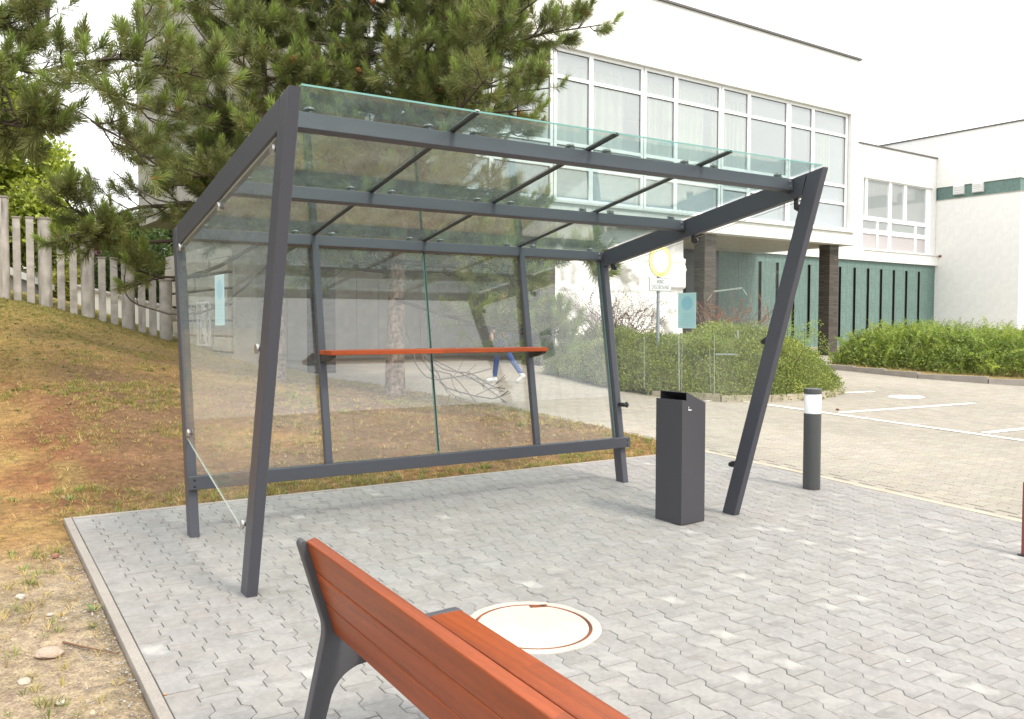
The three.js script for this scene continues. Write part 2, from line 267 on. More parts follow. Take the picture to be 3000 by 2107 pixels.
// ---------- pavers ----------
const PITCH = (PAV.x1 - PAV.x0) / 46, LEN = 0.2;
function paverOutline(p, len, gap) {   // double-T paver, centred
  const a = p * 0.24, hl = len / 2 - gap, k = len * 0.075, q = len / 4, L = [];
  const w = (s) => (p + a * s) / 2 - gap;
  L.push([-w(1), -hl], [w(1), -hl], [w(1), -q - k], [w(-1), -q + k], [w(-1), q - k], [w(1), q + k], [w(1), hl], [-w(1), hl], [-w(1), q + k], [-w(-1), q - k], [-w(-1), -q + k], [-w(1), -q - k]);
  return L;
}
function clipPoly(P, f) { const o = []; for (let i = 0; i < P.length; i++) { const a = P[i], b = P[(i + 1) % P.length], fa = f(a), fb = f(b); if (fa >= 0) o.push(a); if (fa * fb < 0) { const t = fa / (fa - fb); o.push([mix(a[0], b[0], t), mix(a[1], b[1], t)]); } } return o; }
function paverGeo(P, tone, cell, h = 0.03, ch = 0.0035, cx = 0, cz = 0, flip = false) {   // top, chamfer, sides; y = 0 at the top
  const n = P.length, pos = [], uv = [], col = [], idx = [];
  let mx = 0, mz = 0; P.forEach((p) => { mx += p[0] / n; mz += p[1] / n; });
  const inner = P.map((p, i) => { const a = P[(i + n - 1) % n], b = P[(i + 1) % n], d1 = [p[0] - a[0], p[1] - a[1]], d2 = [b[0] - p[0], b[1] - p[1]], l1 = Math.hypot(...d1) || 1, l2 = Math.hypot(...d2) || 1, nx = -(d1[1] / l1 + d2[1] / l2), nz = d1[0] / l1 + d2[0] / l2, l = Math.hypot(nx, nz) || 1; return [p[0] + nx / l * ch, p[1] + nz / l * ch]; });
  const ci = cell % 4, cj = Math.floor(cell / 4);
  const put = (p, y) => { pos.push(p[0], y, p[1]); const U = clamp(0.5 + (p[0] - cx) / 0.21 * (flip ? -1 : 1), 0.01, 0.99), Vv = clamp(0.5 + (p[1] - cz) / 0.21 * (flip ? -1 : 1), 0.01, 0.99); uv.push((ci + U) / 4, (cj + Vv) / 2); col.push(...tone); };
  const tris = THREE.ShapeUtils.triangulateShape(inner.map((p) => new THREE.Vector2(p[0], -p[1])), []);
  inner.forEach((p) => put(p, 0)); tris.forEach((t) => idx.push(t[0], t[1], t[2]));
  let b = pos.length / 3; for (const [A, ya, B, yb] of [[inner, 0, P, -ch * 0.8], [P, -ch * 0.8, P, -h]]) { b = pos.length / 3; A.forEach((p) => put(p, ya)); B.forEach((p) => put(p, yb)); for (let i = 0; i < n; i++) { const j = (i + 1) % n; idx.push(b + i, b + n + i, b + j, b + j, b + n + i, b + n + j); } }
  let g = new THREE.BufferGeometry(); g.setAttribute('position', new THREE.Float32BufferAttribute(pos, 3)); g.setAttribute('uv', new THREE.Float32BufferAttribute(uv, 2)); g.setAttribute('color', new THREE.Float32BufferAttribute(col, 3)); g.setIndex(idx);
  g = g.toNonIndexed(); g.computeVertexNormals(); if (g.attributes.normal.getY(0) < 0) { const p = g.attributes.position.array, q = g.attributes.uv.array; for (let i = 0; i < p.length; i += 9) for (let k = 0; k < 3; k++) { const t = p[i + 3 + k]; p[i + 3 + k] = p[i + 6 + k]; p[i + 6 + k] = t; } for (let i = 0; i < q.length; i += 6) for (let k = 0; k < 2; k++) { const t = q[i + 2 + k]; q[i + 2 + k] = q[i + 4 + k]; q[i + 4 + k] = t; } g.computeVertexNormals(); }
  return g;
}
const MAN = { x: 2.435, z: -3.585, r: 0.345 };
const FEET = [];   // posts let into the paving: [x0, x1, z0, z1]
for (const x of [1.308, 5.084]) FEET.push([x, x + 0.061, -4.834, -4.709], [x, x + 0.061, -6.121, -6.014]);
(() => {
  setSeed(77);
  // bedding under the pavers, laid to the fall of the yard
  const bed = box(PAV.x0 - 0.01, PAV.x1 + 0.01, -0.16, -0.0135, PAV.z0 - 0.01, PAV.z1);
  const pave = struct('pavement', bed, M.joint);
  pave.rotation.x = tiltX; pave.position.set(0, G(0), 0);
  const loc = (z) => z * Math.hypot(1, SL);   // along the fall
  const tones = [0.475, 0.485, 0.50, 0.48, 0.49, 0.465].map((t, i) => [t * [1.015, 1.02, 1.02, 1.03, 1.01, 1.015][i], t, t * [0.985, 0.975, 0.985, 0.97, 0.995, 0.975][i]]);
  const full = paverOutline(PITCH, LEN, 0.0016), lib = {};
  const libGeo = (t, c, f) => lib[t + '_' + c + '_' + f] ??= paverGeo(full, tones[t], c, 0.03, 0.0035, 0, 0, f);
  const all = [], fr = new THREE.Frustum().setFromProjectionMatrix(new THREE.Matrix4().multiplyMatrices(camera.projectionMatrix, camera.matrixWorldInverse));
  for (let i = 0; i < 46; i++) {
    const cx = PAV.x0 + (i + 0.5) * PITCH;
    for (let j = -1; j < 44; j++) {
      const cz = PAV.z0 + (j + 0.5 + (i % 2 ? 0.5 : 0)) * LEN;
      if (cz - LEN / 2 > PAV.z1 - 0.05) continue;
      const d = Math.hypot(cx - MAN.x, cz - MAN.z); if (d < MAN.r - 0.13) continue;
      const bloom = fbm(cx * 0.55 + 3, cz * 0.55, 88, 3), r = rnd(), t = Math.floor(rnd() * tones.length);
      // lime bloom comes in drifts across the newer paving
      let cell = [0, 1, 2, 4, 7][Math.floor(rnd() * 5)]; if (r < 0.05 + 0.5 * smooth(0.52, 0.7, bloom)) cell = rnd() < 0.55 ? 5 : 3; if (r < 0.012 + 0.03 * smooth(0.5, 0.65, bloom)) cell = 6;
      const flip = rnd() < 0.5; let geo = null, P = null;
      const edge = i === 0 || i === 45 || cz - LEN / 2 < PAV.z0 + 1e-4 || cz + LEN / 2 > PAV.z1;
      if (edge) {
        P = full.map(([x, z]) => [x + cx, z + cz]);
        if (i === 0) P = P.map(([x, z]) => [x < cx ? PAV.x0 + 0.002 : x, z]); if (i === 45) P = P.map(([x, z]) => [x > cx ? PAV.x1 - 0.002 : x, z]);
        P = P.filter((p, k) => { const q = P[(k + 1) % P.length]; return Math.hypot(p[0] - q[0], p[1] - q[1]) > 1e-5; });
        if (i === 0 || i === 45) { const s = i === 0 ? PAV.x0 + 0.002 : PAV.x1 - 0.002, on = P.filter((p) => Math.abs(p[0] - s) < 1e-6), lo = Math.min(...on.map((p) => p[1])), hi = Math.max(...on.map((p) => p[1])); P = P.filter((p) => Math.abs(p[0] - s) > 1e-6 || p[1] === lo || p[1] === hi); }
        P = clipPoly(clipPoly(P, (p) => p[1] - PAV.z0 - 0.002), (p) => PAV.z1 - p[1]); if (P.length < 3) continue;
        P = P.map(([x, z]) => [x - cx, z - cz]); geo = paverGeo(P, tones[t], cell, 0.03, 0.0035, 0, 0, flip);
      }
      const c = V(cx, G(cz), cz), dist = c.distanceTo(camera.position);
      all.push({ cx, cz, geo, t, cell, flip, y: rr(-0.0022, 0.0016), rx: rr(-0.004, 0.004), rz: rr(-0.004, 0.004), seen: fr.intersectsSphere(new THREE.Sphere(c, 0.1)), size: 1 / (dist * dist * dist) });
    }
  }
  const ranked = all.filter((a) => a.seen).sort((a, b) => b.size - a.size); const near = new Set(ranked.slice(0, 300));
  const rest = [];
  for (const a of all) {
    const g = a.geo ?? libGeo(a.t, a.cell, a.flip);
    if (near.has(a)) { const m = part(numbered('paver'), g, M.paver, pave); m.position.set(a.cx, a.y, loc(a.cz)); m.rotation.set(a.rx, 0, a.rz); }
    else { const q = g.clone(); q.applyMatrix4(new THREE.Matrix4().compose(V(a.cx, a.y, loc(a.cz)), new THREE.Quaternion().setFromEuler(new THREE.Euler(a.rx, 0, a.rz)), V(1, 1, 1))); rest.push(q); }
  }
  const r = part('remaining_pavers', merge(rest), M.paver, pave); r.userData.kind = 'stuff';
  // edging stones along three sides
  const kerb = new THREE.Group(); kerb.name = 'paving_edge'; kerb.userData.kind = 'structure'; kerb.rotation.x = tiltX; kerb.position.set(0, G(0), 0); scene.add(kerb);
  for (let k = 0; k < 9; k++) { const z0 = PAV.z0 - 0.05 + k * 1.0; part(numbered('edging_stone'), muv(rbox(0.636, 0.686, -0.2, 0.006 + rr(-0.002, 0.002), z0 + 0.0015, z0 + 0.9985, 0.005)), M.kerb, kerb); }
  for (let k = 0; k < 7; k++) { const x0 = 0.69 + k * 1.0, x1 = Math.min(x0 + 0.9985, 6.94); if (x1 - x0 > 0.05) part(numbered('edging_stone'), muv(rbox(x0 + 0.0015, x1, -0.2, 0.004 + rr(-0.002, 0.002), PAV.z0 - 0.05, PAV.z0 - 0.002, 0.005)), M.kerb, kerb); }
  for (let k = 0; k < 9; k++) { const z0 = PAV.z0 - 0.05 + k * 1.0; part(numbered('edging_stone'), muv(rbox(6.945, 7.02, -0.2, 0.003 + rr(-0.002, 0.002), z0 + 0.0015, z0 + 0.9985, 0.005)), M.kerbBeige, kerb); }
  // tape-wide strip of the yard: beige block paving, far pieces too small to tell apart
  const yard = struct('parking_yard', (() => {
    const s = new THREE.Shape(); const pts = []; pts.push([7.02, 14], [7.02, -7.6]); for (let z = -7.6; z >= -16; z -= 0.4) pts.push([driveEdge(z) + 0.03, z]); pts.push([5.9, -16.6], [4.0, -17.5], [4.0, -22], [60, -22], [60, 14]);
    s.setFromPoints(pts.map(([x, z]) => new THREE.Vector2(x, -z))); const g = new THREE.ShapeGeometry(s); g.rotateX(-Math.PI / 2); const u = g.attributes.uv, p = g.attributes.position; for (let i = 0; i < p.count; i++) u.setXY(i, p.getX(i) / 2, p.getZ(i) / 2); return g;
  })(), M.yardBase);
  yard.rotation.x = tiltX; yard.position.set(0, G(0) - 0.007, 0);
  const yp = paverGeo(paverOutline(0.137, 0.2, 0.0025), [1, 1, 1], 0, 0.02, 0.004); { const u = yp.attributes.uv, p = yp.attributes.position; for (let i = 0; i < p.count; i++) u.setXY(i, p.getX(i) / 2, p.getZ(i) / 2); }
  const list = [];
  for (let i = 0; i < 128; i++) for (let j = 0; j < 66; j++) {
    const z = -17.2 + (i + 0.5) * 0.137, x = 6.0 + (j + 0.5 + (i % 2 ? 0.5 : 0)) * 0.2; if (x > 18.9 || x < driveEdge(z) + 0.13 || (z > -7.6 && x < 7.12)) continue;
    const b = fbm(x * 0.35, z * 0.35, 43, 3), a = 0.9 + 0.13 * (rnd() - 0.5) + 0.4 * (b - 0.5);
    list.push({ m: new THREE.Matrix4().compose(V(x, 0.007 + rr(-0.002, 0.001), loc(z)), new THREE.Quaternion().setFromEuler(new THREE.Euler(rr(-0.004, 0.004), Math.PI / 2, rr(-0.004, 0.004))), V(1, 1, 1)), c: lin(a * 1.0, a * (0.985 + rr(-0.015, 0.015)), a * (0.95 + rr(-0.03, 0.03))) });
  }
  instanced('yard_pavers', yp, M.yardPaver, list, yard);
  // painted bay lines
  const lines = new THREE.Group(); lines.name = 'bay_markings'; lines.userData.kind = 'structure'; lines.rotation.x = tiltX; lines.position.set(0, G(0), 0); scene.add(lines);
  const stripe = (x0, z0, x1, z1, w = 0.11) => { const L = Math.hypot(x1 - x0, z1 - z0), g = muv(new THREE.BoxGeometry(L, 0.003, w)); const m = part('line', g, M.whitePaint, lines); m.position.set((x0 + x1) / 2, 0.0055, loc((z0 + z1) / 2)); m.rotation.y = -Math.atan2(z1 - z0, x1 - x0); };
  stripe(11.05, -10.5, 11.42, -1.0); stripe(11.36, -8.38, 14.75, -8.2); stripe(11.42, -6.2, 15.9, -6.0); stripe(13.2, -10.3, 14.75, -10.15); stripe(10.45, -10.3, 11.0, -10.42, 0.08); stripe(11.5, -3.9, 16.2, -3.7); stripe(15.2, -5.35, 15.9, -5.35, 0.4);
  { const m = part('line', (() => { const g = new THREE.CylinderGeometry(0.42, 0.42, 0.003, 9); g.scale(1, 1, 0.62); return muv(g); })(), M.whitePaint, lines); m.position.set(14.5, 0.0055, loc(-9.3)); }
})();

// ---------- manhole ----------
(() => {
  const t = thing('manhole_cover', 'round pale concrete manhole cover with a rusty rim beside the bench', 'manhole', [MAN.x, G(MAN.z), MAN.z]); t.rotation.x = tiltX;
  const ring = (r0, r1, y0, y1) => new THREE.LatheGeometry([[r0, y0], [r0, y1 - 0.003], [r0 + 0.003, y1], [r1 - 0.006, y1], [r1, y1 - 0.004], [r1, y0]].map(([a, b]) => new THREE.Vector2(a, b)), 72);
  const wob = (g) => { const p = g.attributes.position; for (let i = 0; i < p.count; i++) { const a = Math.atan2(p.getZ(i), p.getX(i)), r = Math.hypot(p.getX(i), p.getZ(i)); if (r > 0.33) { const k = 1 + 0.035 * (vnoise(Math.cos(a) * 5 + 9, Math.sin(a) * 5 + 9, 3) - 0.5); p.setX(i, p.getX(i) * k); p.setZ(i, p.getZ(i) * k); } } g.computeVertexNormals(); return g; };
  part('concrete_collar', muv(wob(ring(0.302, MAN.r, -0.02, 0.0075))), M.manhole, t);
  part('rusty_rim', muv(ring(0.288, 0.3015, -0.02, 0.006)), M.rust, t);
  part('lid', muv((() => { const g = new THREE.LatheGeometry([[0, 0.0075], [0.279, 0.0075], [0.284, 0.005], [0.284, -0.02]].map(([a, b]) => new THREE.Vector2(a, b)), 72); return g; })()), M.manhole, t);
  const l = part('lifting_socket', muv(merge([box(-0.045, 0.045, 0.006, 0.0105, -0.016, 0.016), box(-0.05, -0.045, 0.006, 0.012, -0.018, 0.018)])), M.rust, t); l.position.set(0.18, 0, -0.205); l.rotation.y = -0.35;
  const hole = part('socket_hole', muv(box(-0.012, 0.012, 0.0105, 0.0125, -0.008, 0.008)), M.dark, l); hole.position.set(0.02, 0, 0);
})();
// ---------- shelter ----------
(() => {
  const t = thing('smoking_shelter', 'dark grey steel shelter with glass roof and walls and an orange shelf', 'shelter');
  const XL = 1.308, XR = 5.084, FW = 0.061;
  const P = (z, y) => [z, y + G(z)];                     // a point of the side frame, measured from the paving
  const topY = (z) => 2.611 + (z + 3.919) * (2.611 - 2.084) / (-3.919 + 6.451);   // top of the sloping rail
  const roofTilt = Math.atan((topY(-4) + G(-4)) - (topY(-5) + G(-5)));            // per metre of z
  for (const x of [XL, XR]) {
    const fr = part('front_post', prismX([P(-4.709, -0.05), P(-3.919, 2.611), P(-3.919 - 0.131, topY(-4.05)), P(-4.834, -0.05)], x, x + FW, 0.006), M.steel, t);
    part('rear_post', prismX([P(-6.121, -0.05), P(-6.451, 2.084), P(-6.451 + 0.101, topY(-6.35)), P(-6.014, -0.05)], x, x + FW, 0.006), M.steel, t);
    part('top_rail', prismX([P(-4.06, topY(-4.06) - 0.0005), P(-6.33, topY(-6.33) - 0.0005), P(-6.33, topY(-6.33) - 0.147), P(-4.10, topY(-4.10) - 0.147)], x + 0.0012, x + FW - 0.0012, 0.004), M.steel, t);
    const side = x === XL ? -1 : 1;                      // clamps hold the pane on the outer side
    const tab = (z, y, dz, dy) => {
      const l = Math.hypot(dz, dy), g = new THREE.CapsuleGeometry(0.019, l, 4, 12); g.scale(0.5, 1, 1);
      const m = part('glass_bracket', g, M.blackSteel, t), px = x + FW / 2 + side * 0.002; m.position.set(px, y + G(z) + dy / 2, z + dz / 2); m.rotation.x = Math.atan2(dz, dy);
      const d = new THREE.CylinderGeometry(0.025, 0.027, 0.011, 24); d.rotateZ(Math.PI / 2); const b = part('disc', d, side < 0 ? M.inox : M.blackSteel, m); 
      m.updateMatrix(); b.position.copy(V(px + side * 0.029, y + G(z), z).applyMatrix4(m.matrix.clone().invert())); b.quaternion.copy(m.quaternion.clone().invert());
      const k = new THREE.CylinderGeometry(0.012, 0.012, 0.03, 12); k.rotateZ(Math.PI / 2); const c = part('spacer', k, M.rubber, m); c.position.copy(V(px + side * 0.014, y + G(z), z).applyMatrix4(m.matrix.clone().invert())); c.quaternion.copy(b.quaternion);
    };
    tab(-4.17, 2.35, 0, 0.10); tab(-5.2, 2.155, 0, 0.10); tab(-6.24, 1.955, 0, 0.09); tab(-6.06, 0.705, -0.06, 0); tab(-4.46, 1.37, 0.06, 0.03); tab(-4.77, 0.385, 0.06, 0.02);
    const gx = x + FW / 2 + side * 0.021, poly = [P(-6.345, topY(-6.345) - 0.165), P(-4.125, topY(-4.125) - 0.165), P(-4.745, 0.335), P(-6.128, 0.66)];
    const gp = part('side_pane', prismX(poly, gx - 0.004, gx + 0.004), M.sideGlass, t);
    for (let i = 0; i < 4; i += 2) { const a = poly[i], b = poly[(i + 1) % 4], l = Math.hypot(b[0] - a[0], b[1] - a[1]), g = new THREE.BoxGeometry(0.0085, 0.0018, l); g.rotateX(-Math.atan2(b[1] - a[1], b[0] - a[0])); g.translate(gx, (a[1] + b[1]) / 2, (a[0] + b[0]) / 2); part('polished_edge', g, M.paleEdge, gp); }
  }
  // cross beams, flush with the rails
  M.clampCap = std({ color: lin(0.16, 0.155, 0.15), roughness: 0.4, metalness: 0.5 });
  const bars = [2.312, 3.25, 4.184], discs = [1.51, 2.174, 2.464, 3.124, 3.403, 4.059, 4.331, 4.968];
  const beamZ = [-4.179, -5.275, -6.355], beamH = [0.088, 0.085, 0.083];
  const tiltFix = (g, z) => { g.rotateX(-roofTilt); g.translate(0, topY(z) + G(z), z); return g; };
  beamZ.forEach((z, i) => {
    const b = part('cross_beam', tiltFix(rbox(XL + FW - 0.001, XR + 0.001, -beamH[i], -0.002, -0.064, 0, 0.005), z), M.steel, t);
    for (const dy of [-0.024, -0.062]) { const g = new THREE.CylinderGeometry(0.008, 0.008, 0.006, 14); g.rotateX(Math.PI / 2); g.translate(XR - 0.035, dy, 0.002); part('bolt', tiltFix(g, z), M.inox, b); }
    for (const x of discs) {
      const lo = new THREE.CylinderGeometry(0.028, 0.03, 0.010, 24); lo.translate(x, 0.003, -0.032); const m = part('glass_clamp', tiltFix(lo, z), M.blackSteel, t);
      const up = new THREE.CylinderGeometry(0.026, 0.029, 0.011, 24); up.translate(x, 0.0245, -0.032); part('cap', tiltFix(up, z), M.clampCap, m);
    }
  });
  // roof panes and the glazing bars between them
  const zr0 = -3.925, zr1 = -6.47, xs = [XL + FW + 0.002, ...bars, XR - 0.002];
  const len = Math.hypot(zr0 - zr1, topY(zr0) + G(zr0) - topY(zr1) - G(zr1)), zc = (zr0 + zr1) / 2;
  for (let i = 0; i < 4; i++) {
    const a = xs[i] + (i ? 0.006 : 0), b = xs[i + 1] - (i < 3 ? 0.006 : 0), m = part('roof_pane', tiltFix(box(a, b, 0.009, 0.018, -len / 2, len / 2), zc), M.roofGlass, t);
    for (const e of [len / 2, -len / 2 - 0.002]) part('polished_edge', tiltFix(box(a, b, 0.0088, 0.0182, e, e + 0.002), zc), M.glassEdge, m);
  }
  for (const x of bars) {
    const m = part('glazing_bar', tiltFix(merge([box(x - 0.013, x + 0.013, 0.002, 0.0085, -len / 2, len / 2 + 0.004), box(x - 0.0055, x + 0.0055, 0.0085, 0.0185, -len / 2, len / 2 + 0.004)]), zc), M.rubber, t);
    part('cover_strip', tiltFix(box(x - 0.013, x + 0.013, 0.0185, 0.023, -len / 2, len / 2 + 0.004), zc), M.inox, m);
  }
  // back wall: bottom rail, two mullions, four panes
  const rz = (y) => -6.014 - y / 2.084 * 0.33;           // front edge of the rear posts
  const rail = part('bottom_rail', (() => { const g = rbox(XL - 0.006, XR + FW + 0.012, 0.323, 0.416, -0.058, 0, 0.005); g.translate(0, G(-6.0), rz(0.37) + 0.0585); return g; })(), M.steel, t);
  for (const x of [XL + 0.03, XR + 0.04]) for (const y of [0.348, 0.392]) { const g = new THREE.SphereGeometry(0.0095, 12, 8); g.scale(1, 1, 0.7); g.translate(x, y + G(-6), rz(0.37) + 0.059); part('bolt', g, M.blackSteel, rail); }
  const up0 = 0.40, up1 = topY(-6.36) - 0.05;
  for (const x of [bars[0], bars[2]]) part('mullion', prismX([P(rz(up0) + 0.002, up0), P(rz(up1) + 0.002, up1), P(rz(up1) - 0.045, up1), P(rz(up0) - 0.045, up0)], x - 0.027, x + 0.027, 0.004), M.steel, t);
  const xb = [XL + FW + 0.004, ...bars, XR - 0.004];
  for (let i = 0; i < 4; i++) {
    const a = xb[i] + (i ? 0.009 : 0), b = xb[i + 1] - (i < 3 ? 0.009 : 0), y0 = 0.37, y1 = up1 + 0.03, z0 = rz(y0) - 0.054, z1 = rz(y1) - 0.054;
    const m = part('back_pane', prismX([P(z0, y0), P(z1, y1), P(z1 - 0.008, y1), P(z0 - 0.008, y0)], a, b), M.glass, t);
    const strip = (x) => prismX([P(z0 + 0.001, y0), P(z1 + 0.001, y1), P(z1 - 0.009, y1), P(z0 - 0.009, y0)], x - 0.0015, x + 0.0015);
    for (const e of [a, b]) part('polished_edge', strip(e), M.glassEdge, m);
  }
  for (const x of bars) part('joint_seal', prismX([P(rz(0.42) - 0.056, 0.42), P(rz(up1) - 0.056, up1), P(rz(up1) - 0.060, up1), P(rz(0.42) - 0.060, 0.42)], x - 0.0065, x + 0.0065), M.rubber, t);
  // leaning shelf on two brackets
  const shelf = part('shelf', (() => { const g = muv(rbox(2.28, 4.19, 1.212, 1.245, -6.185, -5.945, 0.004), 1); const p = g.attributes.position, u = g.attributes.uv; for (let i = 0; i < p.count; i++) u.setXY(i, p.getX(i) / 1.6, (p.getZ(i) + p.getY(i)) / 0.5); g.translate(0, G(-6.06), 0); return g; })(), M.woodShelf, t);
  for (const x of [bars[0], bars[2] - 0.005]) part('shelf_bracket', (() => { const g = prismX([[-6.19, 1.211], [-5.985, 1.211], [-5.99, 1.195], [-6.10, 1.165], [-6.21, 1.15]], x - 0.02, x + 0.02, 0.002); g.translate(0, G(-6.06), 0); return g; })(), M.blackSteel, shelf);
  // pale stickers on the two side panes
  const stickTex = (() => { const c = document.createElement('canvas'); c.width = 256; c.height = 448; const x = c.getContext('2d'); x.fillStyle = '#d3e8e8'; x.fillRect(0, 0, 256, 448); x.fillStyle = '#c3e0e1'; x.fillRect(10, 10, 236, 428); x.fillStyle = '#a9d3dd'; x.beginPath(); x.ellipse(128, 130, 84, 88, 0, 0, 7); x.fill(); x.fillStyle = '#b4d8db'; for (let i = 0; i < 5; i++) x.fillRect(36 + (i % 2) * 14, 262 + i * 32, 180 - (i % 3) * 26, 12); const t = new THREE.CanvasTexture(c); t.colorSpace = THREE.SRGBColorSpace; return t; })();
  M.sticker = phys({ map: stickTex, roughness: 0.6, transmission: 0.45, thickness: 0 });
  for (const [x, y0, y1, z0, z1] of [[XL + FW / 2 - 0.021 - 0.0052, 1.50, 1.795, -5.308, -5.10], [XR + FW / 2 + 0.021 - 0.0052, 1.475, 1.77, -5.386, -5.174]]) {
    const g = new THREE.BoxGeometry(0.0008, y1 - y0, z1 - z0); g.translate(x, (y0 + y1) / 2, (z0 + z1) / 2); part('sticker', g, M.sticker, t);
  }
  // torn remains of tape on the far side pane
  const tapeMat = phys({ color: lin(0.72, 0.75, 0.70), roughness: 0.35, transmission: 0.8, thickness: 0, transmissionMap: tex(128, 128, grey((u, v) => 0.35 + 0.65 * fbm(u * 12, v * 5, 5, 4, 0)), false) });
  const tape = (z0, y0, z1, y1, w_) => { const w = w_ * 0.6; const l = Math.hypot(z1 - z0, y1 - y0), g = muv(new THREE.BoxGeometry(0.0006, w, l), 6, z0 * 3, y0); g.rotateX(-Math.atan2(y1 - y0, z1 - z0)); g.translate(XR + FW / 2 + 0.021 - 0.005, (y0 + y1) / 2, (z0 + z1) / 2); part('tape_remnant', g, tapeMat, t); };
  tape(-4.98, 1.772, -4.68, 1.79, 0.022); tape(-5.807, 1.40, -5.802, 0.94, 0.012); tape(-5.375, 1.42, -5.36, 0.95, 0.02); tape(-5.33, 1.42, -5.335, 0.95, 0.008); tape(-4.967, 1.42, -4.96, 0.93, 0.012); tape(-4.95, 1.27, -4.72, 1.275, 0.02); tape(-5.6, 1.05, -5.598, 0.93, 0.006); tape(-4.72, 1.46, -4.715, 1.40, 0.03); tape(-5.02, 1.33, -5.0, 0.97, 0.008); tape(-5.0, 1.75, -5.05, 1.70, 0.012); tape(-4.67, 1.78, -4.63, 1.73, 0.014);
})();

// ---------- bench ----------
(() => {
  const zf = -2.875, L = 1.8, bz = zf;
  const t = thing('park_bench', 'reddish brown wooden bench seen from behind, with grey cast end frames', 'bench', [0, G(-2.0), 0]); t.rotation.x = 0;
  const gOff = 0;                                         // heights below are from the paving
  const dy = (z) => G(z) - G(-2.0);
  const lay = (g) => { const p = g.attributes.position; for (let i = 0; i < p.count; i++) p.setY(i, p.getY(i) + dy(p.getZ(i))); g.computeVertexNormals(); return g; };
  const wuv = (g, o) => { const p = g.attributes.position, n = g.attributes.normal, u = g.attributes.uv; for (let i = 0; i < p.count; i++) u.setXY(i, p.getZ(i) / 1.9 + o * 0.37, (p.getX(i) + p.getY(i)) / 0.62 + o * 0.31); return g; };
  // three back slats and three seat slats, running along z
  const A = [1.100, 0.47], B = [0.998, 0.815], ux = (B[0] - A[0]), uy = (B[1] - A[1]), l = Math.hypot(ux, uy), dx = ux / l, dyy = uy / l, nx = dyy, ny = -dx;   // n points to the sitter
  for (let k = 0; k < 3; k++) {
    const a = k * 0.1205, b = a + 0.1165, w = rbox(-0.0, 0.036, a, b, zf + 0.0065, zf + L - 0.0065, 0.006, 3);
    const m = new THREE.Matrix4().makeBasis(V(nx, ny, 0), V(dx, dyy, 0), V(0, 0, 1)); m.setPosition(A[0] + 0.004 * nx, A[1], 0); w.applyMatrix4(m); if (m.determinant() < 0) { w.index && w.index.array.reverse(); }
    part('back_slat', wuv(lay(w), k), M.wood, t);
  }
  for (let k = 0; k < 3; k++) { const x0 = 1.205 + k * 0.138, w = rbox(x0, x0 + 0.133, 0.418 + k * 0.006, 0.452 + k * 0.006, zf + 0.0065, zf + L - 0.0065, 0.006, 3); part('seat_slat', wuv(lay(w), k + 4), M.wood, t); }
  // end frames: back arm, two legs and a seat arm in one casting
  const prof = new THREE.Shape();
  prof.moveTo(0.990, 0.818); prof.quadraticCurveTo(0.977, 0.812, 0.980, 0.795); prof.lineTo(1.062, 0.52); prof.quadraticCurveTo(1.070, 0.48, 1.060, 0.44); prof.lineTo(0.962, 0.0); prof.lineTo(1.022, 0.0);
  prof.lineTo(1.088, 0.235); prof.quadraticCurveTo(1.108, 0.315, 1.19, 0.338); prof.lineTo(1.44, 0.362); prof.quadraticCurveTo(1.50, 0.36, 1.515, 0.30); prof.lineTo(1.56, 0.0); prof.lineTo(1.62, 0.0); prof.lineTo(1.605, 0.40); prof.quadraticCurveTo(1.625, 0.44, 1.622, 0.458); prof.lineTo(1.605, 0.466); prof.lineTo(1.20, 0.454); prof.quadraticCurveTo(1.13, 0.452, 1.11, 0.49); prof.lineTo(1.014, 0.795); prof.quadraticCurveTo(1.003, 0.820, 0.990, 0.818);
  for (const z of [zf - 0.028, zf + L - 0.012]) {
    const g = new THREE.ExtrudeGeometry(prof, { depth: 0.028, bevelEnabled: true, bevelSize: 0.006, bevelThickness: 0.006, bevelOffset: -0.006, bevelSegments: 3, curveSegments: 10 }); g.translate(0, 0, z + 0.006); part('end_frame', lay(g), M.cast, t);
  }
})();

// ---------- litter bin ----------
(() => {
  const t = thing('litter_bin', 'tall square dark grey litter bin with a slanted hood beside the shelter', 'litter bin', [4.61, G(-4.80), -4.80], 0.08);
  const w = 0.13, e = 0.004;                             // half width; local x: slot to the -x side
  const side = [[-w, 0.0], [w, 0.0], [w, 0.897], [-w + 0.046, 0.985], [-w + 0.046, 0.922], [-w, 0.93]];
  part('side_plate', prismZ(side, w - e, w, 0.0012), M.binSteel, t); part('side_plate', prismZ(side, -w, -w + e, 0.0012), M.binSteel, t);
  part('slot_plate', box(-w, -w + e, 0, 0.9285, -w + e, w - e), M.binSteel, t);
  part('door', box(w - e, w, 0.0, 0.895, -w + e, w - e), M.binSteel, t);
  part('hood', (() => { const a = [-w + 0.046, 0.985], b = [w, 0.897], l = Math.hypot(b[0] - a[0], b[1] - a[1]); const g = new THREE.BoxGeometry(l - 0.004, e, 2 * w - 2 * e); g.rotateZ(Math.atan2(b[1] - a[1], b[0] - a[0])); g.translate((a[0] + b[0]) / 2, (a[1] + b[1]) / 2 - 0.003, 0); return muv(g); })(), M.binSteel, t);
  part('liner', box(-w + 0.02, w - 0.02, 0.05, 0.78, -w + 0.02, w - 0.02), M.dark, t);
  const logo = part('maker_mark', merge([box(-0.062, -0.028, 0.848, 0.8545, w + 0.0006, w + 0.0014), box(-0.062, -0.057, 0.8545, 0.864, w + 0.0006, w + 0.0014), box(-0.062, -0.056, 0.869, 0.876, w + 0.0006, w + 0.0014)]), std({ color: lin(0.8, 0.8, 0.8), roughness: 0.5 }), t);
})();

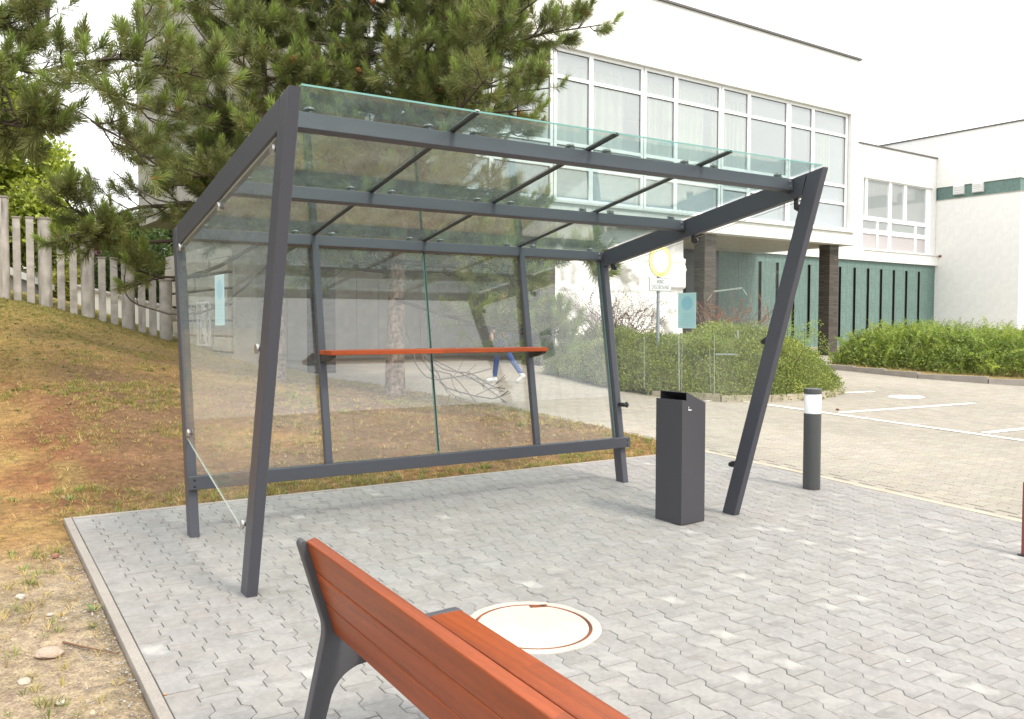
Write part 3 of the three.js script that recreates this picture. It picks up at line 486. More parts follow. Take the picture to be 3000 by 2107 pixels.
// ---------- bollard light ----------
(() => {
  const t = thing('bollard_light', 'dark grey round bollard lamp with a white diffuser band at the yard edge', 'bollard', [6.46, G(-5.05) - 0.02, -5.05]);
  const lathe = (a) => new THREE.LatheGeometry(a.map(([r, y]) => new THREE.Vector2(r, y)), 40);
  part('post', lathe([[0.0, -0.03], [0.0755, -0.03], [0.0755, 0.695], [0.0735, 0.70], [0, 0.70]]), std({ color: lin(0.06, 0.065, 0.066), roughness: 0.5 }), t);
  part('diffuser', lathe([[0, 0.7005], [0.0715, 0.7005], [0.073, 0.703], [0.073, 0.874], [0, 0.8745]]), phys({ color: lin(0.86, 0.86, 0.89), roughness: 0.35, clearcoat: 0.3 }), t);
  part('cap', lathe([[0, 0.875], [0.0755, 0.875], [0.0765, 0.878], [0.0765, 0.918], [0.073, 0.923], [0, 0.926]]), std({ color: lin(0.06, 0.065, 0.066), roughness: 0.5 }), t);
})();

// ---------- low red post at the right edge ----------
(() => {
  const t = thing('red_post', 'reddish brown low post at the right edge of the pavement', 'post', [6.045, G(-2.97), -2.965]);
  part('shaft', (() => { const g = rbox(-0.035, 0.035, -0.03, 0.50, -0.035, 0.035, 0.008); return g; })(), std({ color: lin(0.20, 0.045, 0.04), roughness: 0.6 }), t);
  part('foot_plate', rbox(-0.05, 0.05, 0.0, 0.012, -0.05, 0.05, 0.003), M.blackSteel, t);
})();
// ---------- main building ----------
const BO = [24.595, 0, -17.62], BT = 2.4 * D2R;
const bworld = (x, y, z) => V(BO[0] + x * Math.cos(BT) + z * Math.sin(BT), y, BO[2] - x * Math.sin(BT) + z * Math.cos(BT));
function bars(list) { return merge(list); }
(() => {
  setSeed(5);
  const t = thing('main_building', 'long white building with a glazed upper storey carried on ribbed pillars', 'building', BO, BT);
  const put = (n, a, m, p = t) => part(n, box(...a), m, p);
  put('parapet', [-20.1, 0, 8.2, 9.95, -0.35, 0], M.plaster); put('roof', [-20.09, -0.002, 9.3, 9.9, -8.0, -0.352], M.capDark);
  put('roof_edge', [-20.16, 0.06, 9.952, 10.01, -0.4, 0.06], M.capDark);
  put('corner_wall', [-0.385, 0, 4.5, 8.198, -0.35, 0], M.plaster); put('side_wall', [-0.3, 0, 4.05, 9.95, -8.0, -0.352], M.plaster);
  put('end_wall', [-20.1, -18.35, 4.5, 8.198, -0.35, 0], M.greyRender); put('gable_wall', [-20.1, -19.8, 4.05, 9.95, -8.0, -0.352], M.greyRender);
  put('floor_slab', [-20.1, 0, 4.052, 4.44, -0.35, 0], M.plaster); put('window_sill', [-18.35, -0.2, 4.442, 4.498, -0.36, 0.07], M.plaster);
  put('soffit', [-19.79, -0.31, 4.055, 4.3, -8.0, -0.352], M.soffit);
  put('room_wall', [-19.7, -0.4, 4.5, 9.2, -5.2, -5.0], M.room); put('room_floor', [-19.7, -0.4, 4.32, 4.46, -5, -0.4], M.room); put('room_ceiling', [-19.7, -0.4, 8.3, 8.5, -5, -0.4], M.louvre);
  // window bays: a narrow and a wide light each, four rows
  const rows = [[4.60, 5.31], [5.40, 5.87], [5.965, 7.46], [7.55, 8.11]];
  for (let b = 0; b < 6; b++) {
    const x1 = -0.42 - b * 2.98, x0 = x1 - 2.95, w = new THREE.Group(); w.name = 'window'; t.add(w);
    const cols = [[x0 + 0.09, x0 + 1.10], [x0 + 1.24, x0 + 2.86]], f = [];
    for (const [a, c] of [[x0, x0 + 0.085], [x0 + 1.105, x0 + 1.235], [x0 + 2.865, x0 + 2.95]]) f.push(box(a, c, 4.50, 8.195, -0.20, -0.115));
    for (const [y0, y1] of [[4.50, 4.595], [5.315, 5.395], [5.875, 5.96], [7.465, 7.545], [8.115, 8.195]]) for (const [a, c] of cols) f.push(box(a - 0.004, c + 0.004, y0, y1, -0.197, -0.118));
    part('frame', bars(f), M.pvc, w);
    for (const [a, c] of cols) rows.forEach(([y0, y1], r) => {
      part('pane', box(a, c, y0, y1, -0.165, -0.157), M.winGlass, w);
      part('gasket', bars([box(a, a + 0.014, y0, y1, -0.156, -0.150), box(c - 0.014, c, y0, y1, -0.156, -0.150), box(a + 0.014, c - 0.014, y1 - 0.014, y1, -0.156, -0.150)]), M.rubber, w);
    });
    part('added_panel', box(x0 + 0.05, x1 - 0.05, 4.5, [5.85, 5.3, 5.32, 5.85, 5.3, 5.6][b], -0.36, -0.33), M.added_panel, w);  // added grey sheet, stands in for dark reflections in the lower panes
    // curtain behind the tall lights
    const n = 60, g = new THREE.PlaneGeometry(2.75, 2.2, n, 1), p = g.attributes.position; for (let i = 0; i < p.count; i++) p.setZ(i, 0.05 * Math.sin(p.getX(i) * (17 + b) + b) + 0.02 * Math.sin(p.getX(i) * 41)); g.computeVertexNormals(); g.scale([0.42, 0.55, 0.8, 1, 0.7, 1][b], [0.7, 1, 1, 1, 1, 1][b], 1); g.translate((x0 + x1) / 2 + [0.7, -0.5, 0.2, 0, -0.3, 0][b], 6.95, -0.62 - (b % 2) * 0.12); part('curtain', g, M.curtain, w);
  }
  // pillars faced with ribbed tile
  for (let k = 0; k < 4; k++) { const x = -0.98 - k * 5.8, pl = put('pillar', [x, x + 0.467, 0.2, 4.053, -0.70, -0.305], M.rib); part('capital', box(x - 0.004, x + 0.471, 3.9, 4.051, -0.704, -0.301), M.capDark, pl); }
  // ground floor at the back of the colonnade
  const Z = -4.0;
  put('entrance_wall', [-7.6, -2.26, 0.3, 4.05, Z - 0.3, Z - 0.12], M.dark); put('door_post', [-2.25, -2.03, 0.3, 4.05, Z - 0.2, Z + 0.02], M.dark);
  for (let k = 0; k < 4; k++) put('entrance_door', [-7.3 + k * 1.25, -6.15 + k * 1.25, 0.45, 3.1, Z - 0.115, Z - 0.07], M.dark);
  put('tiled_wall', [-20.1, -7.61, 0.3, 4.05, Z - 0.3, Z - 0.02], M.greyTile);
  for (let i = 0; i < 20; i++) for (let j = 0; j < 4; j++) { const x = -20.05 + i * 0.62; put('wall_tile', [x + 0.012, x + 0.608, 0.6 + j * 0.85, 1.435 + j * 0.85, Z - 0.019, Z - 0.002 + rr(0, 0.004)], M.greyTile); }
  // white relief wall between the pillars
  const rw = put('relief_wall', [-12.05, -7.42, 0.2, 4.05, -0.95, -0.56], M.plaster);
  { const nx = 150, ny = 110, g = new THREE.PlaneGeometry(4.63, 3.8, nx, ny), p = g.attributes.position;
    const limb = (x, y, x0, y0, x1, y1, r, h) => { const dx = x1 - x0, dy = y1 - y0, u = clamp(((x - x0) * dx + (y - y0) * dy) / (dx * dx + dy * dy), 0, 1), d = Math.hypot(x - x0 - u * dx, y - y0 - u * dy); return d < r ? h * Math.sqrt(1 - (d / r) ** 2) : 0; };
    for (let i = 0; i < p.count; i++) {
      const x = p.getX(i), y = p.getY(i), e = Math.min(2.315 - Math.abs(x), 1.9 - Math.abs(y)); let z = 0;
      z = Math.max(z, limb(x, y, -1.7, 0.1, -0.9, -0.35, 0.26, 0.2), limb(x, y, -0.5, 1.4, 0.3, 0.6, 0.24, 0.2), limb(x, y, 0.3, 0.6, 0.2, -0.6, 0.2, 0.17), limb(x, y, 0.2, -0.6, 0.7, -1.4, 0.22, 0.17), limb(x, y, -1.9, -0.9, -1.2, -1.3, 0.3, 0.2), limb(x, y, 1.2, -0.2, 1.75, -0.75, 0.16, 0.14), limb(x, y, -1.4, 1.2, -1.5, 0.5, 0.3, 0.16));
      const fold = fbm(x * 2.2 + 5, y * 1.4, 7, 4); z += 0.07 * smooth(0.5, 0.64, fold) + 0.03 * (fbm(x * 9, y * 9, 3, 3) - 0.5);
      for (const yy of [1.05, 0.2, -0.62, -1.3]) if (Math.abs(y - yy) < 0.02) z -= 0.03; if (x > 1.3 && y > 0.35 && y < 1.2) z += 0.1;
      p.setZ(i, e < 0.03 ? -0.02 : z + 0.05);
    } g.computeVertexNormals(); g.translate(-9.735, 2.13, -0.535); part('carved_relief', g, M.plaster, rw); }
  // rough block wall closing the left end
  const sw = new THREE.Group(); sw.name = 'block_wall'; t.add(sw);
  part('core', box(-20.05, -19.75, 0.0, 2.8, -5, -0.06), M.joint, sw); part('corner_stone', box(-20.12, -19.7, 0.0, 2.8, -0.058, 0.06), M.greyRender, sw); part('coping', box(-20.16, -19.7, 2.802, 3.07, -5.0, 0.08), M.greyRender, sw);
  for (let j = 0; j < 9; j++) { let z = -0.02; while (z > -4.9) { const l = rr(0.8, 1.7), z1 = Math.max(z - l, -5), y0 = 0.02 + j * 0.309, tn = rr(0.82, 1.1), d = rr(0.0, 0.12), g = muv(rbox(-20.14 - d, -20.045, y0 + 0.022, y0 + 0.287, z1 + 0.02, z - 0.02, 0.018, 2)), c = new Float32Array(g.attributes.position.count * 3); for (let i = 0; i < c.length; i += 3) { c[i] = tn; c[i + 1] = tn * 0.985; c[i + 2] = tn * 0.95; } g.setAttribute('color', new THREE.BufferAttribute(c, 3)); part('block', g, M.block, sw); z = z1; } }
  for (const [z0, z1, y0, y1] of [[-2.1, -1.2, 1.05, 1.95], [-4.6, -4.25, 1.3, 2.1]]) { const gr = [box(-20.24, -20.2, y0, y1, z0, z0 + 0.03), box(-20.24, -20.2, y0, y1, z1 - 0.03, z1), box(-20.24, -20.2, y0, y0 + 0.03, z0 + 0.03, z1 - 0.03), box(-20.24, -20.2, y1 - 0.03, y1, z0 + 0.03, z1 - 0.03)]; for (let k = 0; k < 7; k++) { const a = V(-20.22, mix(y0, y1, rnd()), mix(z0, z1, rnd())), b = V(-20.22, mix(y0, y1, rnd()), mix(z0, z1, rnd())), c = V(-20.22, mix(y0, y1, rnd()), mix(z0, z1, rnd())); gr.push(taperTube(spline([a, b, c], 8), Array(9).fill(0.012), 5)); } part('window_grille', bars(gr), M.louvre, sw); }
})();

// ---------- connecting wing ----------
(() => {
  const t = thing('connecting_wing', 'low white wing over a green mosaic wall with dark vertical slits', 'building', BO, BT), Z = -4.0;
  const put = (n, a, m, p = t) => part(n, box(...a), m, p);
  put('upper_wall', [0.02, 11.99, 7.44, 8.75, Z - 0.3, Z], M.plaster); put('roof_edge', [0.02, 11.99, 8.752, 8.80, Z - 0.35, Z + 0.05], M.capDark); put('roof', [0.02, 11.99, 8.4, 8.7, -11, Z - 0.302], M.capDark);
  put('blank_wall', [0.02, 6.5, 4.522, 7.438, Z - 0.3, Z], M.plaster); put('slab_edge', [-0.6, 12.05, 4.08, 4.50, Z - 0.3, Z + 0.12], M.plaster); put('window_sill', [6.4, 11.99, 4.502, 4.54, Z - 0.2, Z + 0.17], M.plaster);
  put('room_wall', [6.5, 11.9, 4.5, 8.0, Z - 3.2, Z - 3], M.louvre); put('room_side', [11.72, 11.98, 4.54, 7.44, Z - 3, Z], M.plaster); put('room_floor', [6.5, 11.7, 4.3, 4.45, Z - 3, Z - 0.31], M.room);
  // window wall
  const w = new THREE.Group(); w.name = 'window'; t.add(w);
  const up = [[6.58, 6.78], [6.94, 8.46], [8.68, 9.60], [9.80, 11.32]], lo = [[6.58, 7.63], [7.74, 8.46], [8.68, 10.47], [10.60, 11.32]], f = [];
  const R = [[5.91, 7.40, up], [5.39, 5.75, lo], [4.60, 5.21, lo]];
  for (const [y0, y1] of [[4.545, 4.60], [5.21, 5.39], [5.75, 5.91], [7.40, 7.438]]) f.push(box(6.502, 11.718, y0, y1, Z - 0.18, Z - 0.08));
  for (const [y0, y1, cs] of R) { let a = 6.502; for (const c of [...cs, [11.718, 0]]) { f.push(box(a, c[0], y0 - 0.004, y1 + 0.004, Z - 0.178, Z - 0.082)); a = c[1]; } }
  part('frame', merge(f), M.pvc, w);
  R.forEach(([y0, y1, cs], r) => cs.forEach(([a, c]) => part('pane', box(a, c, y0, y1, Z - 0.135, Z - 0.125), r === 2 ? M.frosted : M.winGlass, w)));
  // green wall: panels between deep slits
  const xs = [0.19, 1.165, 2.105, 3.055, 4.04, 5.02, 6.0, 6.93, 7.86, 8.79, 9.735, 10.705], hw = 0.08; let a = -0.98;
  put('mosaic_band', [-2.02, 12.0, 3.78, 4.078, Z - 0.16, Z], M.teal); put('mosaic_band', [-2.02, 12.0, 0.2, 0.99, Z - 0.16, Z], M.teal); put('mosaic_panel', [-2.02, -0.995, 0.992, 3.778, Z - 0.16, Z + 0.004], M.teal);
  for (const x of [...xs, 12.06]) { put('mosaic_panel', [a, x - hw, 0.992, 3.778, Z - 0.16, Z - 0.001], M.teal); if (x < 12) { const s = put('slit_window', [x - hw, x + hw, 0.99, 3.78, Z - 0.19, Z - 0.12], M.dark); part('slit_frame', merge([box(x - hw, x - hw + 0.018, 0.99, 3.78, Z - 0.119, Z + 0.012), box(x + hw - 0.018, x + hw, 0.99, 3.78, Z - 0.119, Z + 0.012)]), M.dark, s); } a = x + hw; }
})();

// ---------- tower block ----------
(() => {
  const t = thing('tower_block', 'plain white block with a green band and two vents under the roof', 'building', BO, BT);
  const put = (n, a, m, p = t) => part(n, box(...a), m, p), X = 12.0, Zf = -0.48;
  put('lower_wall', [X, 30, 0.96, 6.95, -14, Zf], M.plaster); put('plinth', [X + 0.15, 30, 0.0, 0.958, -14, Zf - 0.15], M.capDark);
  put('green_band', [X + 0.05, 29.95, 6.952, 7.488, -13.95, Zf - 0.05], M.teal); put('upper_wall', [X, 30, 7.49, 9.75, -14, Zf], M.plaster); put('roof_edge', [X - 0.05, 30, 9.752, 9.81, -14, Zf + 0.05], M.capDark); put('band_sill', [X - 0.03, 30, 6.925, 6.949, -13.9, Zf + 0.03], M.greyRender);
  for (const [z0, z1] of [[-3.236, -2.789], [-2.419, -1.973]]) { const v = new THREE.Group(); v.name = 'vent'; t.add(v); part('vent_box', box(X - 0.07, X + 0.048, 7.09, 7.486, z0, z1), M.louvre, v); for (let k = 0; k < 5; k++) { const g = new THREE.BoxGeometry(0.05, 0.012, z1 - z0 - 0.04); g.rotateZ(0.6); g.translate(X - 0.085, 7.13 + k * 0.075, (z0 + z1) / 2); part('slat', g, M.louvre, v); } }
  const w = new THREE.Group(); w.name = 'window'; t.add(w); part('pane', box(12.75, 14.4, 2.6, 4.3, Zf + 0.002, Zf + 0.02), M.frosted, w);
  part('frame', merge([box(12.66, 12.75, 2.5, 4.4, Zf + 0.001, Zf + 0.06), box(14.4, 14.5, 2.5, 4.4, Zf + 0.001, Zf + 0.06), box(12.75, 14.4, 2.5, 2.6, Zf + 0.001, Zf + 0.06), box(12.75, 14.4, 4.3, 4.4, Zf + 0.001, Zf + 0.06)]), std({ color: lin(0.35, 0.07, 0.07), roughness: 0.6 }), w);
  // rain pipe brackets and a small fixture near the corner
  for (const y of [9.5, 8.6, 7.75]) put('pipe_clip', [X - 0.03, X, y, y + 0.05, -0.75, -0.70], M.louvre); put('wall_fixture', [X - 0.05, X, 4.45, 4.53, -3.82, -3.72], M.rust);
})();

// ---------- panel-faced block across the yard, mirrored in the glass ----------
(() => {
  const t = thing('panel_building', 'pale building faced with square panels across the yard', 'building', [14, 0, 31], 0);
  part('wall', box(-17, 22, -1, 8.6, 0.02, 9), M.greyRender, t);
  const pm = std({ map: concTex, color: lin(0.95, 0.93, 0.9), roughness: 0.85 });
  for (let i = 0; i < 26; i++) for (let j = 0; j < 6; j++) { const x = -17 + i * 1.5; part('panel', box(x + 0.05, x + 1.45, -0.9 + j * 1.58 + 0.05, -0.9 + j * 1.58 + 1.53, -0.04, 0.018), pm, t); }
})();

// ---------- concrete columns on the bank ----------
(() => {
  const C = [[10, 582, 884, 1], [52, 641, 883, 0], [91, 642, 884, 0], [134, 645, 887, 1], [180, 701, 892, 0], [216, 704, 895, 0], [258, 704, 900, 1], [300, 759, 910, 0], [335, 760, 920, 0], [376, 763, 934, 1], [416, 819, 946, 0], [448, 820, 957, 0], [487, 825, 972, 1]];
  const pos = [[0.829, 1.934, -19.724], [1.065, 1.941, -19.572], [1.285, 1.934, -19.43], [1.526, 1.915, -19.274], [1.785, 1.881, -19.106], [1.987, 1.862, -18.975], [2.223, 1.828, -18.821], [2.458, 1.762, -18.666], [2.654, 1.695, -18.537], [2.883, 1.602, -18.385], [3.106, 1.522, -18.237], [3.285, 1.448, -18.119], [3.502, 1.348, -17.974]];
  const order = ['leftmost', 'second', 'third', 'fourth', 'fifth', 'sixth', 'seventh', 'eighth', 'ninth', 'tenth', 'eleventh', 'twelfth', 'last'];
  C.forEach(([u, y0, y1, thick], i) => {
    const h = (y1 - y0) / 2538 * 17, [x, y, z] = pos[i], b = land(x, z), H = y + h - b;
    const lab = (thick ? 'thick round grey concrete column, ' : 'slim square grey concrete column, ') + order[i] + ' from the left in the row on the bank';
    const t = thing('concrete_column', lab, 'column', [x, b, z], -0.12, 'concrete columns in a row on the bank');
    if (thick) { const r = 0.118, g = new THREE.CylinderGeometry(r, r * 1.03, H + 0.3, 28, 6); g.translate(0, H / 2 - 0.15, 0); g.attributes.uv.array.forEach((v, k, a) => a[k] = v + i * 0.37); part('shaft', g, M.column, t); const c = new THREE.CylinderGeometry(r + 0.012, r + 0.012, 0.035, 28); c.translate(0, H + 0.0185, 0); part('cap', c, M.kerb, t); }
    else { const g = muv(rbox(-0.066, 0.066, -0.3, H, -0.066, 0.066, 0.008), 0.8, i * 0.3, i * 0.21); part('shaft', g, M.column, t); part('cap', muv(rbox(-0.076, 0.076, H + 0.001, H + 0.033, -0.076, 0.076, 0.006)), M.kerb, t); }
  });
})();

// ---------- white walls and far things behind the bank ----------
(() => {
  const A = V(0.5, 0, -21.2), B = V(3.48, 0, -38.3), d = B.clone().sub(A), L = d.length(), ang = Math.atan2(-d.z, d.x);
  const t = thing('white_block_wall', 'white painted block wall running away behind the columns', 'wall', [A.x, 0, A.z], ang);
  part('core', box(0, L, 0.5, 2.62, 0.03, 0.24), M.kerb, t);
  part('coping', box(-0.03, L, 2.622, 2.80, -0.04, 0.3), M.plaster, t);
  for (let j = 0; j < 8; j++) for (let i = 0; i < 15; i++) { const x = i * 1.2 + (j % 2) * 0.6, x1 = Math.min(x + 1.185, L); if (x1 > x + 0.1) part('block', box(x + 0.01, x1, 1.12 + j * 0.188 + 0.008, 1.12 + (j + 1) * 0.188 - 0.004, -0.012, 0.029), M.plaster, t); }
  const p = thing('white_parapet', 'low white parapet sloping down behind the right-hand columns', 'wall');
  const a = V(2.5, 2.0, -23.6), b = V(4.44, 1.36, -20.9);
  const seg = (name, h0, h1, w, m) => { const n = b.clone().sub(a).setY(0).normalize(), s = V(-n.z, 0, n.x).multiplyScalar(w / 2), pts = []; for (const q of [a, b]) for (const sg of [-1, 1]) for (const h of [h0, h1]) pts.push(q.x + s.x * sg, q.y + h, q.z + s.z * sg); const g = new THREE.BufferGeometry(); g.setAttribute('position', new THREE.Float32BufferAttribute(pts, 3)); g.setIndex([0, 4, 1, 1, 4, 5, 2, 3, 6, 3, 7, 6, 1, 5, 3, 3, 5, 7, 0, 2, 4, 2, 6, 4, 0, 1, 2, 1, 3, 2, 4, 6, 5, 5, 6, 7]); return part(name, muv(g), m, p); };
  seg('wall', -0.7, 0.40, 0.2, M.plaster); seg('coping', 0.402, 0.46, 0.28, M.kerb);
  const h = thing('far_house', 'small grey house far behind the columns', 'building', [5.2, 2.0, -48], 0.5);
  part('wall', box(-3, 3, -1.5, 2.0, -3, 3), M.greyRender, h); part('roof', prismZ([[-3.4, 2.002], [3.4, 2.002], [0, 3.2]], -3.3, 3.3), M.kerb, h); for (const x of [-1.6, 0.6]) part('window', box(x, x + 1, 0.2, 1.4, 3.0, 3.03), M.dark, h);
})();

// ---------- traffic sign ----------
const font = await new FontLoader().loadAsync('fonts/droid/droid_sans_regular.typeface.json');
(() => {
  const t = thing('traffic_sign', 'round faded traffic sign over a plate reading MIMO ZASOBOVANI on a grey pole', 'traffic sign', [10.97, 0, -12.04]);
  // turned well to the right of the camera
  const back = V(-10.97, 0, 12.04).normalize(), face = back.clone().applyAxisAngle(QY, 46 * D2R); t.rotation.y = Math.atan2(face.x, face.z);
  part('pole', (() => { const g = new THREE.CylinderGeometry(0.03, 0.03, 2.75, 16); g.translate(0, 1.62, 0); return g; })(), std({ color: lin(0.30, 0.35, 0.41), roughness: 0.45, metalness: 0.4 }), t);
  const disc = part('disc', (() => { const g = new THREE.CylinderGeometry(0.295, 0.295, 0.012, 48); g.rotateX(Math.PI / 2); g.translate(0, 2.67, 0.045); return g; })(), std({ color: lin(0.42, 0.45, 0.46), roughness: 0.4 }), t);
  part('ring', (() => { const g = new THREE.RingGeometry(0.212, 0.288, 48); g.translate(0, 2.67, 0.0535); return g; })(), std({ color: lin(0.80, 0.70, 0.26), roughness: 0.5 }), disc);
  part('field', (() => { const g = new THREE.CircleGeometry(0.2115, 48); g.translate(0, 2.67, 0.0535); return g; })(), std({ color: lin(0.62, 0.72, 0.74), roughness: 0.5 }), disc);
  part('worn_mark', (() => { const g = new THREE.PlaneGeometry(0.09, 0.028); g.translate(0.01, 2.424, 0.0545); return g; })(), std({ color: lin(0.72, 0.48, 0.10), roughness: 0.6 }), disc);
  const plate = part('plate', rbox(-0.29, 0.29, 2.115, 2.36, 0.04, 0.052, 0.004), std({ color: lin(0.30, 0.32, 0.33), roughness: 0.4 }), t);
  part('plate_face', rbox(-0.276, 0.276, 2.129, 2.346, 0.0525, 0.0545, 0.0009), std({ color: lin(0.66, 0.71, 0.72), roughness: 0.5 }), plate);
  const tm = std({ color: lin(0.06, 0.06, 0.07), roughness: 0.7 });
  for (const [s, y, w] of [['MIMO', 2.254, 0.19], ['ZÁSOBOVÁNÍ', 2.153, 0.46]]) { const g = new TextGeometry(s, { font, size: 0.072, depth: 0.0015, curveSegments: 4 }); g.computeBoundingBox(); const b = g.boundingBox, k = w / (b.max.x - b.min.x); g.translate(-(b.max.x + b.min.x) / 2, 0, 0); g.scale(k, 1, 1); g.translate(0, y, 0.0546); part('lettering', g, tm, plate); }
  for (const y of [2.2, 2.6, 1.95]) part('clamp', (() => { const g = new THREE.CylinderGeometry(0.036, 0.036, 0.03, 16); g.translate(0, y, 0); return g; })(), M.inox, t);
})();
// ---------- pines ----------
function tuftGeo(n, len, needle, width, spread, s) {   // a shoot of pine needles round a stalk along +y
  setSeed(s); const pos = [], idx = [];
  for (let i = 0; i < n; i++) {
    const t = i / n, y = len * t, a = i * 2.39996 + rr(-0.3, 0.3), tilt = mix(spread, spread * 0.35, Math.pow(t, 2)) + rr(-0.2, 0.2), L = needle * rr(0.75, 1.12);
    const d = V(Math.sin(tilt) * Math.cos(a), Math.cos(tilt), Math.sin(tilt) * Math.sin(a)), side = d.clone().cross(V(rr(-1, 1), rr(-1, 1), rr(-1, 1))).normalize().multiplyScalar(width / 2), b = V(0, y, 0), e = b.clone().addScaledVector(d, L), mid = b.clone().addScaledVector(d, L * 0.5);
    const k = pos.length / 3; pos.push(b.x - side.x * 0.6, b.y - side.y * 0.6, b.z - side.z * 0.6, b.x + side.x * 0.6, b.y + side.y * 0.6, b.z + side.z * 0.6, mid.x + side.x, mid.y + side.y, mid.z + side.z, mid.x - side.x, mid.y - side.y, mid.z - side.z, e.x, e.y - 0.012 * rnd(), e.z); idx.push(k, k + 1, k + 2, k, k + 2, k + 3, k + 3, k + 2, k + 4);
  }
  const g = new THREE.BufferGeometry(); g.setAttribute('position', new THREE.Float32BufferAttribute(pos, 3)); g.setIndex(idx); g.computeVertexNormals(); return g;
}
const TUFT = [tuftGeo(84, 0.24, 0.15, 0.0068, 1.1, 3), tuftGeo(76, 0.18, 0.155, 0.0068, 0.95, 8)];
const SHOOT = tuftGeo(70, 0.13, 0.13, 0.007, 0.6, 17);
const CONE = (() => { const g = new THREE.IcosahedronGeometry(0.05, 2); const p = g.attributes.position; for (let i = 0; i < p.count; i++) { const v = V().fromBufferAttribute(p, i), a = Math.atan2(v.z, v.x), k = 1 + 0.22 * Math.sin(a * 8 + v.y * 130) * Math.cos(v.y * 150); p.setXYZ(i, v.x * k, v.y * 1.25 * k, v.z * k); } g.computeVertexNormals(); return g; })();
const coneMat = std({ color: lin(0.30, 0.13, 0.045), roughness: 0.9 }), candleMat = std({ color: lin(0.36, 0.17, 0.06), roughness: 0.8 });
const CANDLE = (() => { const g = new THREE.CylinderGeometry(0.006, 0.011, 0.12, 6); g.translate(0, 0.06, 0); return g; })();
function pine(o) {
  setSeed(o.seed);
  const t = thing('pine_tree', o.label, 'tree', [0, 0, 0], 0, o.group), list = [[], []], shoots = [], candles = [];
  const trunkPts = spline(o.trunk.map((p) => V(...p)), 24), trunkAt = (y) => { let b = trunkPts[0]; for (const p of trunkPts) if (Math.abs(p.y - y) < Math.abs(b.y - y)) b = p; return b; };
  part('trunk', taperTube(trunkPts, trunkPts.map((_, i) => mix(o.r0, o.r1, Math.pow(i / 24, 0.8)) * (i === 0 ? 1.35 : 1)), 12), M.bark, t);
  const old = () => { const b = rr(0.75, 1.2), y = rr(-0.012, 0.02); return lin((0.188 + y) * b, 0.218 * b, 0.056 * b); };
  const tuft = (p, d, s = 1) => { const k = rnd() < 0.5 ? 0 : 1; list[k].push({ m: mat4(p, d, rr(0, 6.28), s * rr(0.8, 1.2)), c: old() }); };
  const tip = (p, d, s = 1) => {   // fresh growth: paler needles standing round an orange candle
    const u = d.clone().lerp(QY, 0.5).normalize(), b = rr(0.85, 1.25); shoots.push({ m: mat4(p, u, rr(0, 6.28), s * rr(0.85, 1.25)), c: lin(0.24 * b, 0.32 * b, 0.065 * b) });
    if (rnd() < 0.4) candles.push({ m: mat4(p, u, 0, rr(0.8, 1.5)), c: lin(1, 1, 1) });
  };
  const cones = [];
  function limb(P, r, dense, bare, from = 0.22, tw = 1) {     // one limb with its twigs; returns the merged wood
    const n = Math.max(6, Math.ceil(P[0].distanceTo(P[P.length - 1]) * 6)), pts = spline(P, n), G_ = [taperTube(pts, pts.map((_, i) => mix(r, 0.008, i / n)), 6)], L = pts.length;
    for (let i = Math.floor(L * (bare ? 0.2 : from)); i < L; i++) {
      const f = i / (L - 1), dir = pts[Math.min(L - 1, i + 1)].clone().sub(pts[Math.max(0, i - 1)]).normalize();
      if (i === L - 1) { if (!bare) { tuft(pts[i], dir); tip(pts[i].clone().addScaledVector(dir, 0.18), dir); } continue; }
      const k = bare ? (rnd() < 0.32 ? 1 : 0) : rnd() < dense ? 2 : 1;
      for (let q = 0; q < k; q++) {
        const a = rr(0, 6.28), side = dir.clone().cross(V(Math.cos(a), Math.sin(a) * 0.6, Math.sin(a * 2))).normalize(); side.y = side.y * 0.55 + (o.droop ?? 0.12); const td = dir.clone().multiplyScalar(rr(0.4, 0.9)).add(side).normalize(), tl = mix(0.75, 0.22, f) * rr(0.6, 1.25) * (o.twig ?? 1) * tw;
        const e = pts[i].clone().addScaledVector(td, tl), m = pts[i].clone().lerp(e, 0.55).add(V(0, rr(-0.06, 0.0) * tl, 0)); e.y += 0.14 * tl;
        const tp = spline([pts[i], m, e], 5); G_.push(taperTube(tp, (bare ? [0.006, 0.0055, 0.005, 0.0045, 0.004, 0.003] : [0.011, 0.010, 0.009, 0.008, 0.007, 0.005]), 4));
        if (bare) { const s2 = td.clone().add(V(rr(-0.7, 0.7), rr(-0.5, 0.5), rr(-0.7, 0.7))).normalize(), b2 = tp[3], e2 = b2.clone().addScaledVector(s2, tl * 0.5); G_.push(taperTube([b2, e2], [0.006, 0.003], 4)); continue; }
        const ed = e.clone().sub(m).normalize();
        for (let s = 1; s <= 5; s++) { if (rnd() < 0.85 && s / 5 * tl > 0.12) tuft(tp[s], s === 5 ? ed : ed.clone().add(V(rr(-0.9, 0.9), rr(-0.3, 0.6), rr(-0.9, 0.9))).normalize(), 0.95); }
        if (rnd() < 0.75) tip(e.clone().addScaledVector(ed, 0.14), ed);
        const s2 = td.clone().add(V(rr(-1, 1), rr(-0.2, 0.7), rr(-1, 1))).normalize(), b2 = tp[2], e2 = b2.clone().addScaledVector(s2, tl * rr(0.4, 0.7)); G_.push(taperTube([b2, e2], [0.008, 0.005], 4)); tuft(e2.clone().lerp(b2, 0.4), s2, 0.95); tuft(e2, s2); if (rnd() < 0.5) tip(e2.clone().addScaledVector(s2, 0.12), s2);
        if (rnd() < (o.cones ?? 0)) cones.push(e.clone().add(V(0, 0.05, 0)));
      }
    }
    return merge(G_);
  }
  for (const b of o.branches ?? []) part('branch', limb(b.p.map((p) => V(...p)), b.r ?? 0.035, b.d ?? 0.6, b.bare, b.from, b.tw), b.bare ? M.deadTwig : M.twig, t);
